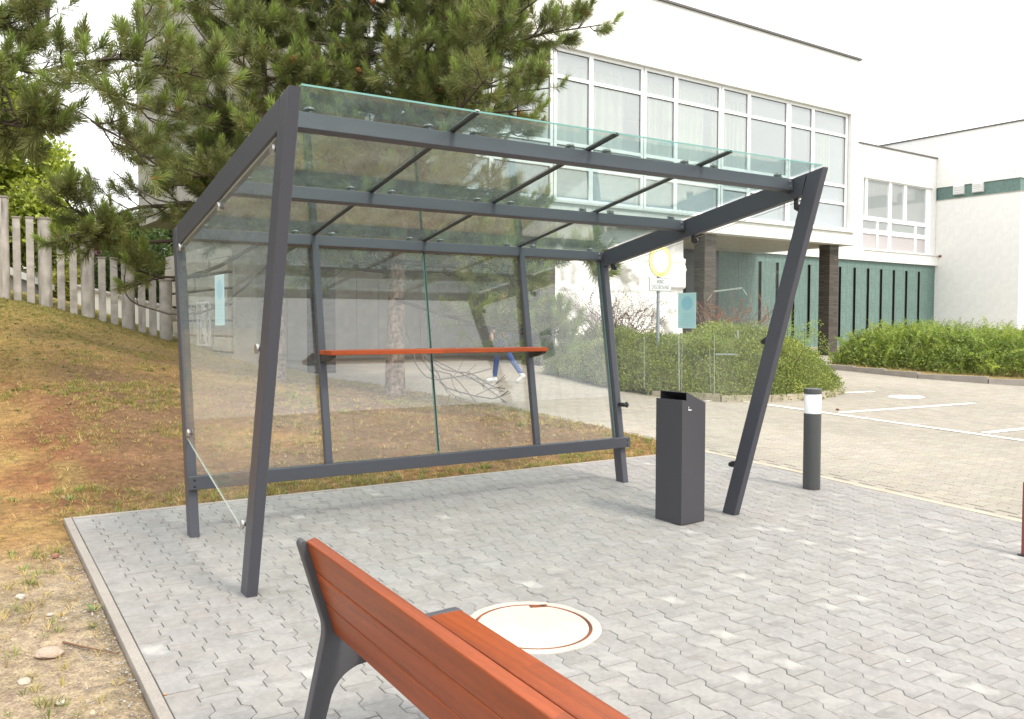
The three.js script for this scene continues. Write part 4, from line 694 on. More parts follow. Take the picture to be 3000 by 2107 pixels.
  for (let y = o.y0; y < o.y1; y += o.step) {
    const f = (y - o.y0) / (o.y1 - o.y0), R = o.R(f);
    for (let k = 0; k < o.per; k++) {
      const a = rr(0, 6.28), c = trunkAt(y + rr(-0.2, 0.2)), l = R * rr(0.7, 1.08); if (o.skip && o.skip(a, y)) continue;
      const d = V(Math.cos(a), 0, Math.sin(a)), s = c.clone(), m1 = s.clone().addScaledVector(d, l * 0.4).add(V(rr(-0.2, 0.2), rr(-0.05, 0.25), rr(-0.2, 0.2))), e = s.clone().addScaledVector(d, l).add(V(0, rr(-0.15, 0.55) + f * 0.5, 0));
      part('branch', limb([s, m1, e], 0.03 + 0.02 * (1 - f), o.dense ?? 0.6), M.twig, t);
    }
  }
  list.forEach((l, i) => l.length && instanced('crown', TUFT[i], M.needle, l, t));
  if (shoots.length) instanced('fresh_shoots', SHOOT, M.needle, shoots, t);
  if (candles.length) instanced('candles', CANDLE, candleMat, candles, t);
  cones.slice(0, 40).forEach((p) => { const m = part('pine_cone', CONE, coneMat, t); m.position.copy(p); m.rotation.set(rr(-1, 1), rr(0, 6), rr(-1, 1)); });
  return t;
}
pine({ seed: 31, label: 'large dense pine tree standing behind the middle of the shelter, with orange cones', group: 'pines behind the shelter', trunk: [[5.97, 0.2, -12.76], [6.0, 1.6, -12.78], [6.15, 4, -12.76], [6.45, 6.5, -12.74], [6.5, 9.6, -12.7]], r0: 0.18, r1: 0.05, y0: 2.35, y1: 9.4, step: 0.27, per: 3, R: (f) => f < 0.1 ? 1.9 : mix(3.35, 1.4, Math.pow(f, 2)), dense: 0.5, cones: 0.05,
  branches: [
    { p: [[5.97, 2.5, -12.7], [6.63, 2.37, -11.24], [7.2, 2.5, -10.3], [7.45, 2.5, -9.75], [7.5, 2.35, -9.3]], r: 0.04, d: 0.35, tw: 0.62 },
    { p: [[5.95, 1.9, -12.7], [6.58, 1.5, -11.16], [6.94, 1.36, -10.24], [7.02, 1.4, -9.6]], r: 0.03, d: 0.55 },
    { p: [[5.95, 2.7, -12.7], [6.39, 2.5, -11.33], [6.6, 2.2, -10.43], [6.5, 2.0, -9.9]], r: 0.03, d: 0.45 },
    { p: [[5.95, 1.5, -12.6], [5.62, 1.25, -11.6], [5.5, 1.08, -10.8], [5.62, 0.9, -10.2], [5.88, 0.7, -9.85], [6.15, 0.46, -9.68]], r: 0.011, bare: true },
    { p: [[5.52, 1.1, -10.9], [5.42, 0.85, -10.24], [5.45, 0.69, -10.14], [5.68, 0.59, -9.99], [6.02, 0.52, -9.76], [6.17, 0.62, -9.67]], r: 0.011, bare: true },
    { p: [[5.5, 1.08, -10.8], [5.5, 0.89, -10.15], [5.76, 0.85, -9.95], [5.98, 0.69, -9.8], [6.14, 0.65, -9.7]], r: 0.009, bare: true },
    { p: [[5.52, 1.1, -10.9], [5.3, 0.9, -10.25], [5.48, 0.85, -10.01], [5.67, 0.61, -9.88], [5.76, 0.47, -9.81]], r: 0.009, bare: true },
    { p: [[5.55, 1.15, -11.2], [5.25, 0.95, -10.53], [5.35, 0.77, -10.33], [5.73, 0.82, -10.08], [6.04, 0.91, -9.89]], r: 0.009, bare: true }] });
pine({ seed: 52, label: 'pine tree with low drooping boughs reaching left towards the concrete columns', group: 'pines behind the shelter', trunk: [[4.40, 0.3, -13.9], [4.41, 2.5, -13.95], [4.25, 5, -14], [4.3, 8.6, -14]], r0: 0.16, r1: 0.05, y0: 3.2, y1: 8.4, step: 0.36, per: 3, R: (f) => mix(2.0, 1.3, f), dense: 0.3, cones: 0.02,
  branches: [
    { p: [[4.29, 3.65, -14.01], [3.2, 3.39, -14.34], [2.43, 3.3, -14.48], [1.97, 3.12, -14.41], [1.56, 3.17, -14.32], [1.31, 3.42, -14.13]], r: 0.04, d: 0.45, from: 0.16, tw: 0.8 },
    { p: [[4.28, 3.1, -13.99], [2.93, 2.81, -14.39], [2.05, 2.78, -14.52], [1.73, 2.85, -14.28], [1.42, 2.78, -14.03]], r: 0.04, d: 0.4, from: 0.34, tw: 0.9 },
    { p: [[4.28, 2.88, -13.98], [3.46, 2.37, -14.18], [2.89, 2.23, -14.24], [2.48, 2.28, -14.22], [2.11, 2.5, -14.16]], r: 0.035, d: 0.5, from: 0.55, tw: 0.85 },
    { p: [[4.31, 4.42, -14.03], [3.37, 4.07, -14.17], [2.75, 3.9, -14.12], [2.34, 4.08, -13.95], [1.99, 4.21, -13.73]], r: 0.035, d: 0.1, tw: 0.7 },
    { p: [[4.27, 2.44, -13.96], [3.56, 1.77, -14.19], [2.94, 1.65, -14.38], [2.62, 1.73, -14.39], [2.32, 1.84, -14.4], [2.19, 2.03, -14.29], [2.19, 2.36, -14.11]], r: 0.02, bare: true },
    { p: [[3.15, 3.41, -14.13], [2.68, 3.37, -14.04], [2.19, 3.62, -13.97], [1.97, 3.71, -13.72]], r: 0.015, bare: true }] });
pine({ seed: 73, label: 'pine boughs reaching in from the upper left over the grassy bank', group: 'pines behind the shelter', trunk: [[-1.6, 0.4, -12.4], [-1.55, 2.5, -12.4], [-1.5, 5, -12.4], [-1.5, 8, -12.4]], r0: 0.17, r1: 0.05, y0: 1.9, y1: 7.8, step: 0.32, per: 3, R: (f) => 1.75, skip: (a, y) => Math.cos(a) > (y < 4.6 ? 0.55 : 0.75), dense: 0.3, twig: 0.62,
  branches: [
    { p: [[-1.5, 4.3, -12.4], [-0.55, 4.19, -11.8], [0.01, 4.3, -11.44], [0.49, 4.36, -11.13], [0.8, 4.26, -10.93], [1.15, 4.35, -10.71], [1.53, 4.41, -10.47], [1.81, 4.39, -10.28], [2.15, 4.29, -10.06]], r: 0.045, d: 0.3, tw: 0.85 },
    { p: [[0.68, 4.34, -11.01], [0.79, 4.57, -10.95], [0.87, 4.77, -10.91], [1.02, 4.9, -10.82]], r: 0.015, d: 0.2 },
    { p: [[1.75, 4.38, -10.32], [1.85, 4.68, -10.27], [1.82, 4.98, -10.31]], r: 0.012, d: 0.2 },
    { p: [[0.54, 4.33, -10.98], [0.72, 4.31, -10.87], [0.84, 4.09, -10.78], [0.99, 3.91, -10.67], [1.2, 3.8, -10.53], [1.32, 3.7, -10.45]], r: 0.02, bare: true },
    { p: [[1.3, 3.71, -10.46], [1.4, 3.63, -10.39], [1.68, 3.43, -10.2], [1.77, 3.24, -10.14]], r: 0.014, d: 0.1 },
    { p: [[-1.5, 4.4, -12.2], [-0.29, 4.22, -11.27], [0.23, 4.14, -10.94], [0.5, 4.0, -10.75], [0.58, 3.75, -10.69], [0.64, 3.6, -10.64]], r: 0.035, d: 0.4 },
    { p: [[-1.5, 3.9, -12.3], [0.16, 3.75, -10.96], [0.46, 3.64, -10.76], [0.7, 3.6, -10.6], [1.01, 3.72, -10.41]], r: 0.03, d: 0.2 },
    { p: [[1.21, 4.26, -10.47], [1.44, 3.95, -10.2], [1.75, 3.81, -10.0], [2.16, 3.7, -9.8]], r: 0.022, d: 0.4 },
    { p: [[1.71, 4.30, -10.2], [1.95, 4.27, -9.9], [2.18, 4.16, -9.7], [2.38, 4.11, -9.6]], r: 0.018, d: 0.3 },
    { p: [[-1.5, 5.0, -12.4], [-0.3, 4.93, -12.03], [0.19, 5.01, -11.72], [0.51, 4.93, -11.5], [0.6, 4.85, -11.42]], r: 0.03, d: 0.3 }] });

// ---------- broadleaf plants ----------
function leafSpray(n, R, l, w, s, up = 0) {   // a loose clump of small leaves
  setSeed(s); const pos = [], idx = [];
  for (let i = 0; i < n; i++) {
    const a = rr(0, 6.28), e = Math.asin(rr(-0.5, 1)), r = R * Math.cbrt(rnd()), c = V(Math.cos(a) * Math.cos(e) * r, Math.sin(e) * r + up * r, Math.sin(a) * Math.cos(e) * r);
    const d = c.clone().normalize().add(V(rr(-0.9, 0.9), rr(-0.4, 0.9), rr(-0.9, 0.9))).normalize(), sd = d.clone().cross(V(rr(-1, 1), rr(-1, 1), rr(-1, 1))).normalize(), nn = d.clone().cross(sd), L = l * rr(0.7, 1.2), W = w * rr(0.7, 1.2), k = pos.length / 3;
    for (const q of [c, c.clone().addScaledVector(d, L * 0.45).addScaledVector(sd, W / 2).addScaledVector(nn, W * 0.15), c.clone().addScaledVector(d, L), c.clone().addScaledVector(d, L * 0.45).addScaledVector(sd, -W / 2).addScaledVector(nn, W * 0.15)]) pos.push(q.x, q.y, q.z); idx.push(k, k + 1, k + 2, k, k + 2, k + 3);
  }
  const g = new THREE.BufferGeometry(); g.setAttribute('position', new THREE.Float32BufferAttribute(pos, 3)); g.setIndex(idx); g.computeVertexNormals(); return g;
}
function frond(n, L, l, w, s) {   // an arching shoot set with narrow leaves, along +y then bowing to +x
  setSeed(s); const pos = [], idx = [];
  const at = (t) => V(0.55 * L * t * t, L * (t - 0.28 * t * t), 0);
  for (let i = 0; i < n; i++) { const t = (i + 1) / n, c = at(t), tg = at(t + 0.02).sub(at(t)).normalize(), a = i * 2.4, sd = tg.clone().cross(V(Math.cos(a), 0.3, Math.sin(a))).normalize(), d = tg.clone().multiplyScalar(0.75).add(sd).normalize(), nn = d.clone().cross(tg).normalize(), q = l * rr(0.7, 1.1) * (1 - 0.4 * t), k = pos.length / 3; for (const p of [c, c.clone().addScaledVector(d, q * 0.5).addScaledVector(nn, w / 2), c.clone().addScaledVector(d, q), c.clone().addScaledVector(d, q * 0.5).addScaledVector(nn, -w / 2)]) pos.push(p.x, p.y, p.z); idx.push(k, k + 1, k + 2, k, k + 2, k + 3); }
  const g = new THREE.BufferGeometry(); g.setAttribute('position', new THREE.Float32BufferAttribute(pos, 3)); g.setIndex(idx); g.computeVertexNormals(); return g;
}
const SPRAY = leafSpray(46, 0.13, 0.034, 0.022, 5), BIGSPRAY = leafSpray(34, 0.24, 0.085, 0.06, 9), FROND = frond(44, 0.62, 0.085, 0.02, 4), BARB = frond(34, 0.75, 0.045, 0.024, 6);
function inPoly(x, z, P) { let c = false; for (let i = 0, j = P.length - 1; i < P.length; j = i++) if ((P[i][1] > z) !== (P[j][1] > z) && x < (P[j][0] - P[i][0]) * (z - P[i][1]) / (P[j][1] - P[i][1]) + P[i][0]) c = !c; return c; }
const edgeDist = (x, z, P) => { let m = 9; for (let i = 0, j = P.length - 1; i < P.length; j = i++) { const [ax, az] = P[j], [bx, bz] = P[i], u = clamp(((x - ax) * (bx - ax) + (z - az) * (bz - az)) / ((bx - ax) ** 2 + (bz - az) ** 2), 0, 1); m = Math.min(m, Math.hypot(x - ax - u * (bx - ax), z - az - u * (bz - az))); } return m; };
function bedMass(t, P, hFn, geo, n, size, colFn, seedN, arch) {   // foliage over a planted bed, thick at the skin
  setSeed(seedN); const xs = P.map((p) => p[0]), zs = P.map((p) => p[1]), l = []; let tries = 0;
  while (l.length < n && tries++ < n * 30) {
    const x = rr(Math.min(...xs), Math.max(...xs)), z = rr(Math.min(...zs), Math.max(...zs)); if (!inPoly(x, z, P)) continue;
    const e = edgeDist(x, z, P), H = hFn(x, z) * Math.pow(clamp(e / 0.85, 0.03, 1), 0.55), lump = 0.82 + 0.5 * (fbm(x * 1.5, z * 1.5, 91, 3) - 0.35), y = H * lump * (rnd() < 0.72 ? rr(0.78, 1.03) : rr(0.05, 0.85));
    const d = V(rr(-0.8, 0.8), rr(0.3, 1.2), rr(-0.8, 0.8)).normalize(); l.push({ m: mat4(V(x, GW(z) + Math.max(0.04, y), z), arch ? V(rr(-0.5, 0.5), 1, rr(-0.5, 0.5)) : d, rr(0, 6.28), size * rr(0.7, 1.3)), c: colFn() });
  }
  return instanced('foliage', geo, M.leaf, l, t);
}
const ISL = [[10.9, -15.6], [10.25, -12.6], [10.2, -11.3], [10.7, -10.2], [11.5, -9.85], [12.7, -9.8], [13.8, -10.2], [14.4, -11.0], [14.3, -12.6], [13.2, -14.6], [12.2, -15.8]];
(() => {
  const t = thing('low_hedge', 'dense low green shrub filling the island bed in front of the building', 'shrub');
  bedMass(t, ISL, (x, z) => 1.02 + 0.12 * Math.sin(x * 2 + z), SPRAY, 7600, 1.05, () => { const b = rr(0.7, 1.25); return rnd() < 0.35 ? lin(0.31 * b, 0.35 * b, 0.07 * b) : lin(0.22 * b, 0.28 * b, 0.06 * b); }, 8);
  const stems = []; setSeed(3); for (let k = 0; k < 70; k++) { const x = rr(10.4, 14.2), z = rr(-15, -10.1); if (!inPoly(x, z, ISL) || edgeDist(x, z, ISL) < 0.3) continue; stems.push(taperTube([V(x, GW(z) - 0.02, z), V(x + rr(-0.2, 0.2), GW(z) + 0.4, z + rr(-0.2, 0.2)), V(x + rr(-0.4, 0.4), GW(z) + 0.85, z + rr(-0.4, 0.4))], [0.014, 0.01, 0.005], 5)); } part('stems', merge(stems), M.twig, t);
  // raised edge of the bed
  const g = []; for (let i = 2; i < 8; i++) { const a = ISL[i], b = ISL[i + 1], l = Math.hypot(b[0] - a[0], b[1] - a[1]), q = new THREE.BoxGeometry(l, 0.16, 0.1); q.rotateY(-Math.atan2(b[1] - a[1], b[0] - a[0])); const mx = (a[0] + b[0]) / 2, mz = (a[1] + b[1]) / 2; q.translate(mx, GW(mz) + 0.03, mz); g.push(muv(q)); }
  const kb = new THREE.Group(); kb.name = 'bed_kerb'; kb.userData.kind = 'structure'; scene.add(kb); g.forEach((q) => part('kerb_stone', q, M.kerbBeige, kb));
  struct('bed_soil', (() => { const s = new THREE.Shape(ISL.map(([x, z]) => new THREE.Vector2(x, -z))), q = new THREE.ShapeGeometry(s); q.rotateX(-Math.PI / 2); const p = q.attributes.position; for (let i = 0; i < p.count; i++) p.setY(i, GW(p.getZ(i)) + 0.03); q.computeVertexNormals(); return q; })(), M.joint);
})();
// far hedge with its kerb and dry verge
(() => {
  const V_ = [[18.75, -14.2], [18.7, -13.4], [18.55, -11.6], [18.9, -10.2], [19.5, -9.2], [21.0, -7.0], [24, -3.5], [34, -3.5], [34, -14.5], [24, -17]];
  struct('verge', (() => { const s = new THREE.Shape(V_.map(([x, z]) => new THREE.Vector2(x, -z))), q = new THREE.ShapeGeometry(s); q.rotateX(-Math.PI / 2); const p = q.attributes.position, u = q.attributes.uv, c = []; for (let i = 0; i < p.count; i++) { p.setY(i, GW(p.getZ(i)) + 0.10); u.setXY(i, p.getX(i) / 2.4, p.getZ(i) / 2.4); c.push(0.34, 0.27, 0.10); } q.setAttribute('color', new THREE.Float32BufferAttribute(c, 3)); q.computeVertexNormals(); return q; })(), M.soil);
  const kb = new THREE.Group(); kb.name = 'yard_kerb'; kb.userData.kind = 'structure'; scene.add(kb);
  for (let i = 0; i < 6; i++) { const a = V_[i], b = V_[i + 1], l = Math.hypot(b[0] - a[0], b[1] - a[1]), n = Math.max(1, Math.round(l)); for (let k = 0; k < n; k++) { const q = new THREE.BoxGeometry(l / n - 0.006, 0.26, 0.12); q.rotateY(-Math.atan2(b[1] - a[1], b[0] - a[0])); const mx = mix(a[0], b[0], (k + 0.5) / n), mz = mix(a[1], b[1], (k + 0.5) / n); q.translate(mx, GW(mz) - 0.005, mz); part('kerb_stone', muv(q), M.kerb, kb); } }
  const P = [[19.3, -14.6], [19.25, -12.6], [19.4, -11.2], [20.1, -9.6], [21.6, -7.4], [24.4, -4.2], [32, -4.0], [32, -10], [26, -14.2], [22, -15.6]];
  const t = thing('large_hedge', 'big bright green feathery hedge in front of the white block', 'shrub');
  bedMass(t, P, (x, z) => 0.98 - 0.22 * smooth(20.5, 25, x) + 0.10 * Math.sin(x * 1.7), FROND, 9000, 0.78, () => { const b = rr(0.7, 1.25); return rnd() < 0.55 ? lin(0.30 * b, 0.38 * b, 0.035 * b) : lin(0.20 * b, 0.29 * b, 0.035 * b); }, 21, true);
  bedMass(t, P, (x, z) => 1.0 - 0.22 * smooth(20.5, 25, x) + 0.10 * Math.sin(x * 1.7), BIGSPRAY, 5200, 0.75, () => { const b = rr(0.7, 1.2); return lin(0.2 * b, 0.28 * b, 0.035 * b); }, 22);
  const stems = []; setSeed(13); for (let k = 0; k < 60; k++) { const x = rr(19.6, 28), z = rr(-14, -6); if (!inPoly(x, z, P) || edgeDist(x, z, P) < 0.3) continue; stems.push(taperTube([V(x, GW(z), z), V(x + rr(-0.3, 0.3), GW(z) + 0.9, z + rr(-0.3, 0.3))], [0.02, 0.008], 5)); } part('stems', merge(stems), M.twig, t);
})();
// red barberries, arching
function barberry(x, z, h, r, n, seedN, label, tint) {
  const t = thing('barberry_bush', label, 'shrub', [0, 0, 0], 0, 'red barberries behind the island hedge'); setSeed(seedN); const l = [], st = [];
  for (let i = 0; i < n; i++) { const a = rr(0, 6.28), q = r * Math.sqrt(rnd()), y = h * rr(0.35, 0.8), p = V(x + Math.cos(a) * q, GW(z) + y, z + Math.sin(a) * q), b = rr(0.7, 1.3); l.push({ m: mat4(p, V(Math.cos(a) * 0.6, 1, Math.sin(a) * 0.6), rr(0, 6.28), rr(0.7, 1.15)), c: lin(tint[0] * b, tint[1] * b, tint[2] * b) }); if (i % 3 === 0) st.push(taperTube(spline([V(x + rr(-0.1, 0.1), GW(z), z + rr(-0.1, 0.1)), p, p.clone().add(V(Math.cos(a) * 0.35, 0.32, Math.sin(a) * 0.35))], 6), [0.012, 0.01, 0.009, 0.008, 0.006, 0.005, 0.003], 4)); }
  instanced('foliage', BARB, M.leaf, l, t); part('stems', merge(st), std({ color: lin(0.10, 0.05, 0.04), roughness: 1 }), t);
}
barberry(11.7, -14.2, 1.75, 0.8, 90, 4, 'dark red barberry with upright stems beside the traffic sign', [0.13, 0.062, 0.05]);
barberry(12.6, -14.9, 1.6, 0.7, 70, 5, 'dark red barberry behind the blue sticker on the glass', [0.14, 0.065, 0.05]);
barberry(14.6, -13.6, 1.72, 0.75, 110, 6, 'rusty orange barberry in front of the green mosaic wall', [0.26, 0.115, 0.06]);
function sapling(x, z, y0, h, n, r, c, seedN, label, geo = BIGSPRAY, s = 1) {
  const t = thing('leafy_sapling', label, 'plant'); setSeed(seedN); const l = [];
  part('stem', taperTube(spline([V(x, GW(z), z), V(x + rr(-0.05, 0.05), y0, z), V(x + rr(-0.08, 0.08), y0 + h, z)], 6), [0.014, 0.013, 0.012, 0.01, 0.008, 0.006, 0.004], 5), M.twig, t);
  for (let i = 0; i < n; i++) { const f = (i + 0.5) / n, b = rr(0.8, 1.25); l.push({ m: mat4(V(x + rr(-r, r), y0 + h * f, z + rr(-r, r)), V(rr(-0.5, 0.5), 1, rr(-0.5, 0.5)), rr(0, 6), s * rr(0.6, 1)), c: lin(c[0] * b, c[1] * b, c[2] * b) }); }
  instanced('foliage', geo, M.leaf, l, t);
}
sapling(11.2, -10.9, 1.0, 0.52, 10, 0.10, [0.26, 0.36, 0.04], 41, 'bright yellow green sapling sticking up from the island hedge behind the glass', BIGSPRAY, 0.55);
sapling(13.55, -10.8, 0.75, 0.75, 26, 0.34, [0.26, 0.36, 0.035], 42, 'yellow green leafy shoots at the right end of the island hedge', SPRAY, 1.3);
sapling(12.55, -10.6, 1.05, 0.22, 8, 0.16, [0.38, 0.40, 0.03], 43, 'small patch of yellow leaves on top of the island hedge', SPRAY, 1.2);
sapling(15.7, -13.0, 1.0, 1.05, 12, 0.10, [0.22, 0.32, 0.04], 44, 'slender green shoot climbing beside the right-hand pillar', SPRAY, 1.1);
sapling(11.0, -13.6, 1.0, 0.35, 10, 0.3, [0.2, 0.28, 0.05], 45, 'light green shoots on the hedge behind the shelter glass', SPRAY, 1.2);
// far trees behind the bank
function broadTree(name, label, base, h, R, n, c, seedN, sy = 1, geo = BIGSPRAY, s = 1.9) {
  const t = thing(name, label, 'tree'); setSeed(seedN); const B = V(...base), l = [];
  part('trunk', taperTube([B.clone().add(V(0, -1, 0)), B.clone().add(V(0.1, h * 0.4, 0)), B.clone().add(V(0, h * 0.9, 0.1))], [0.16, 0.1, 0.03], 8), M.bark, t);
  const lobes = []; for (let i = 0; i < 26; i++) { const a = rr(0, 6.28), f = Math.pow(rnd(), 0.8), y = mix(0.22, 1, f) * h, q = R * (1 - 0.75 * Math.pow(f, 1.6)) * rr(0.35, 1); lobes.push(V(B.x + Math.cos(a) * q, B.y + y, B.z + Math.sin(a) * q)); part('branch', taperTube([V(B.x, B.y + y * 0.75, B.z), lobes[i]], [0.04, 0.01], 5), M.twig, t); }
  for (let i = 0; i < n; i++) { const p = lobes[i % 26], q = V(rr(-1, 1), rr(-1, 1), rr(-1, 1)); if (q.length() > 1) q.normalize(); const k = rr(0.7, 1.3); l.push({ m: mat4(p.clone().add(V(q.x * R * 0.36, q.y * R * 0.30 * sy, q.z * R * 0.36)), V(rr(-0.6, 0.6), 0.6, rr(-0.6, 0.6)), rr(0, 6.28), s * rr(0.7, 1.25)), c: lin(c[0] * k, c[1] * k, c[2] * k) }); }
  instanced('crown', geo, M.leaf, l, t);
}
broadTree('larch_tree', 'bright yellow green tree behind the leftmost columns', [0.75, 1.4, -29.5], 7.0, 2.1, 2100, [0.32, 0.38, 0.035], 61, 1.2);
broadTree('larch_tree', 'second yellow green tree at the left edge of the view', [-2.6, 1.4, -30.5], 10.5, 2.6, 1500, [0.28, 0.34, 0.035], 62, 1.2);
broadTree('copper_tree', 'small reddish brown tree between the columns', [6.0, 1.6, -44], 3.9, 1.3, 420, [0.13, 0.055, 0.045], 63);
broadTree('garden_shrub', 'yellow green bush seen between the columns', [3.5, 1.5, -33.5], 1.7, 0.9, 300, [0.30, 0.30, 0.03], 64, 1, BIGSPRAY, 1.2);
broadTree('garden_tree', 'dark green tree behind the right-hand columns', [6.6, 1.5, -33.5], 3.4, 1.5, 520, [0.07, 0.12, 0.03], 65);
broadTree('garden_tree', 'green tree behind the white parapet', [5.0, 1.5, -30.0], 2.6, 1.2, 420, [0.10, 0.16, 0.035], 66);
broadTree('roadside_tree', 'leafy tree on the bank beyond the left edge of the view', [-4.2, 1.2, -18.5], 7.5, 2.3, 1200, [0.16, 0.22, 0.04], 81, 1, BIGSPRAY, 1.8);
broadTree('roadside_tree', 'second leafy tree on the bank, further beyond the left edge', [-6.5, 0.9, -13.5], 7.0, 2.3, 1200, [0.16, 0.22, 0.04], 82, 1, BIGSPRAY, 1.8);
(() => { const t = thing('added_hedge', 'tall unseen hedge added beyond the left edge to darken the pane reflection', 'hedge'); bedMass(t, [[-9, -16.2], [-0.6, -16.2], [-0.9, -18.6], [-9, -18.6]], () => 5.2, BIGSPRAY, 4200, 1.5, () => { const b = rr(0.7, 1.2); return lin(0.13 * b, 0.18 * b, 0.04 * b); }, 85); part('stems', merge([0, 1, 2, 3, 4, 5].map((k) => taperTube([V(-8 + k * 1.4, land(-8 + k * 1.4, -17.4) - 0.1, -17.4), V(-8 + k * 1.4, 4.6, -17.4)], [0.05, 0.02], 6))), M.twig, t); })();  // added out of view to keep bright sky out of the left pane's reflection
// trees across the yard, mirrored in the panes
broadTree('yard_tree', 'tall bare-stemmed tree behind the camera beside the panel building', [-6, -0.6, 18], 11, 4, 900, [0.08, 0.12, 0.035], 67, 1, BIGSPRAY, 2.6);
broadTree('yard_tree', 'leafy tree across the yard at the right', [27, -0.6, 10], 9, 3.4, 900, [0.08, 0.12, 0.035], 68, 1, BIGSPRAY, 2.6);
// ---------- dry grass, weeds, pebbles and litter on the soil ----------
function clump(n, h, w, s, lean) { setSeed(s); const pos = [], idx = []; for (let i = 0; i < n; i++) { const a = rr(0, 6.28), r = rr(0, 0.03), b = V(Math.cos(a) * r, 0, Math.sin(a) * r), L = h * rr(0.5, 1.2), d = V(Math.cos(a) * lean * rr(0.3, 1.4), 1, Math.sin(a) * lean * rr(0.3, 1.4)).normalize(), sd = V(-Math.sin(a), 0, Math.cos(a)).multiplyScalar(w / 2), m = b.clone().addScaledVector(d, L * 0.55), e = m.clone().addScaledVector(d.clone().setY(d.y * 0.45), L * 0.5), k = pos.length / 3; for (const p of [b.clone().sub(sd), b.clone().add(sd), m.clone().add(sd.clone().multiplyScalar(0.8)), m.clone().sub(sd.clone().multiplyScalar(0.8)), e]) pos.push(p.x, p.y, p.z); idx.push(k, k + 1, k + 2, k, k + 2, k + 3, k + 3, k + 2, k + 4); } const g = new THREE.BufferGeometry(); g.setAttribute('position', new THREE.Float32BufferAttribute(pos, 3)); g.setIndex(idx); g.computeVertexNormals(); return g; }
(() => {
  const straw = clump(9, 0.065, 0.0042, 4, 1.6), turf = clump(11, 0.07, 0.005, 5, 0.9), weed = clump(9, 0.06, 0.012, 6, 1.3), L = [[], [], []]; setSeed(99);
  for (let i = 0; i < 260000 && L[0].length + L[1].length < 52000; i++) {
    const x = rr(-3, 7), z = -3.2 - 17.3 * Math.pow(rnd(), 0.75); if (x > driveEdge(z) - 0.03 || (x > 0.6 && z > -7.0)) continue;
    const p = V(x, land(x, z) - 0.004, z), front = smooth(-6.6, -5.0, z), up = smooth(-11.2, -15.5, z), n = fbm(x * 1.3, z * 1.3, 71, 4), edge = x > 0.6 ? smooth(-7.9, -7.05, z) : 0, de = x > 2 ? smooth(1.2, 0.1, driveEdge(z) - x) : 0;
    const want = 0.14 + 0.85 * up + 0.75 * smooth(0.5, 0.66, n) * (1 - 0.6 * front) + 0.6 * edge + 0.5 * de - (x > 0.9 ? 0.75 * up * smooth(0.9, 2.2, x) * smooth(-17, -15, z) : 0); if (rnd() > want) continue;
    const b = rr(0.7, 1.25), q = mat4(p, V(rr(-0.3, 0.3), 1, rr(-0.3, 0.3)), rr(0, 6.28), rr(0.5, 1.15) * (1 - 0.35 * up));
    const green = 0.12 + 0.35 * smooth(0.55, 0.7, n) + 0.4 * smooth(-16, -19, z) + 0.3 * edge; 
    if (rnd() < green) L[1].push({ m: q, c: rnd() < 0.5 ? lin(0.22 * b, 0.26 * b, 0.05 * b) : lin(0.32 * b, 0.27 * b, 0.06 * b) }); else L[0].push({ m: q, c: rnd() < 0.5 ? lin(0.48 * b, 0.36 * b, 0.125 * b) : lin(0.40 * b, 0.28 * b, 0.10 * b) });
    if (rnd() < 0.02) L[2].push({ m: mat4(p, V(rr(-0.2, 0.2), 1, rr(-0.2, 0.2)), rr(0, 6.28), rr(0.5, 1.1)), c: lin(0.13 * b, 0.2 * b, 0.045 * b) });
  }
  const grass = new THREE.Group(); grass.name = 'dry_grass'; grass.userData.kind = 'stuff'; scene.add(grass);
  grass.userData.label = 'sparse dry grass and weeds on the bare bank'; grass.userData.category = 'grass';
  instanced('straw', straw, M.blade, L[0], grass); instanced('turf', turf, M.blade, L[1], grass); instanced('weeds', weed, M.blade, L[2], grass);
  // verge at the far hedge
  const vg = []; for (let i = 0; i < 1800; i++) { const x = rr(18.6, 24), z = rr(-14.5, -5), b = rr(0.7, 1.2); if (!inPoly(x, z, [[18.85, -14.2], [18.7, -11.6], [19.05, -10.2], [19.65, -9.2], [21.1, -7.1], [24, -3.7], [24, -4.4], [21.6, -7.0], [20.1, -9.3], [19.3, -11.3], [19.2, -14]])) continue; vg.push({ m: mat4(V(x, GW(z) + 0.10, z), V(rr(-0.3, 0.3), 1, rr(-0.3, 0.3)), rr(0, 6), rr(0.8, 1.5)), c: lin(0.38 * b, 0.29 * b, 0.09 * b) }); }
  instanced('verge_grass', turf, M.blade, vg, grass);
  // loose grit
  const peb = new THREE.IcosahedronGeometry(0.01, 1); { const p = peb.attributes.position; for (let i = 0; i < p.count; i++) { const k = 0.75 + 0.5 * vnoise(p.getX(i) * 200, p.getZ(i) * 200 + p.getY(i) * 90, 3); p.setXYZ(i, p.getX(i) * k, p.getY(i) * k * 0.6, p.getZ(i) * k); } peb.computeVertexNormals(); }
  const gl = []; for (let i = 0; i < 5200; i++) { const x = i < 1500 ? 0.63 - Math.pow(rnd(), 2) * 0.22 : rr(-2.2, 6), z = i < 1500 ? rr(-6.2, -2.2) : -3.2 - 9 * rnd() * rnd() - rnd(); if (x > 0.62 && z > -7.05) continue; if (x > driveEdge(z)) continue; const b = rr(0.6, 1.3), s = rr(0.15, 0.55) * (rnd() < 0.03 ? 2.4 : 1); gl.push({ m: mat4(V(x, land(x, z) + 0.001, z), V(rr(-1, 1), 1, rr(-1, 1)), rr(0, 6), s), c: i < 1500 ? lin(0.30 * b, 0.285 * b, 0.265 * b) : lin(0.36 * b, 0.28 * b, 0.2 * b) }); }
  const grit = instanced('grit', peb, std({ roughness: 1 }), gl, scene); grit.userData.label = 'loose grit scattered over the trodden soil'; grit.userData.category = 'gravel';
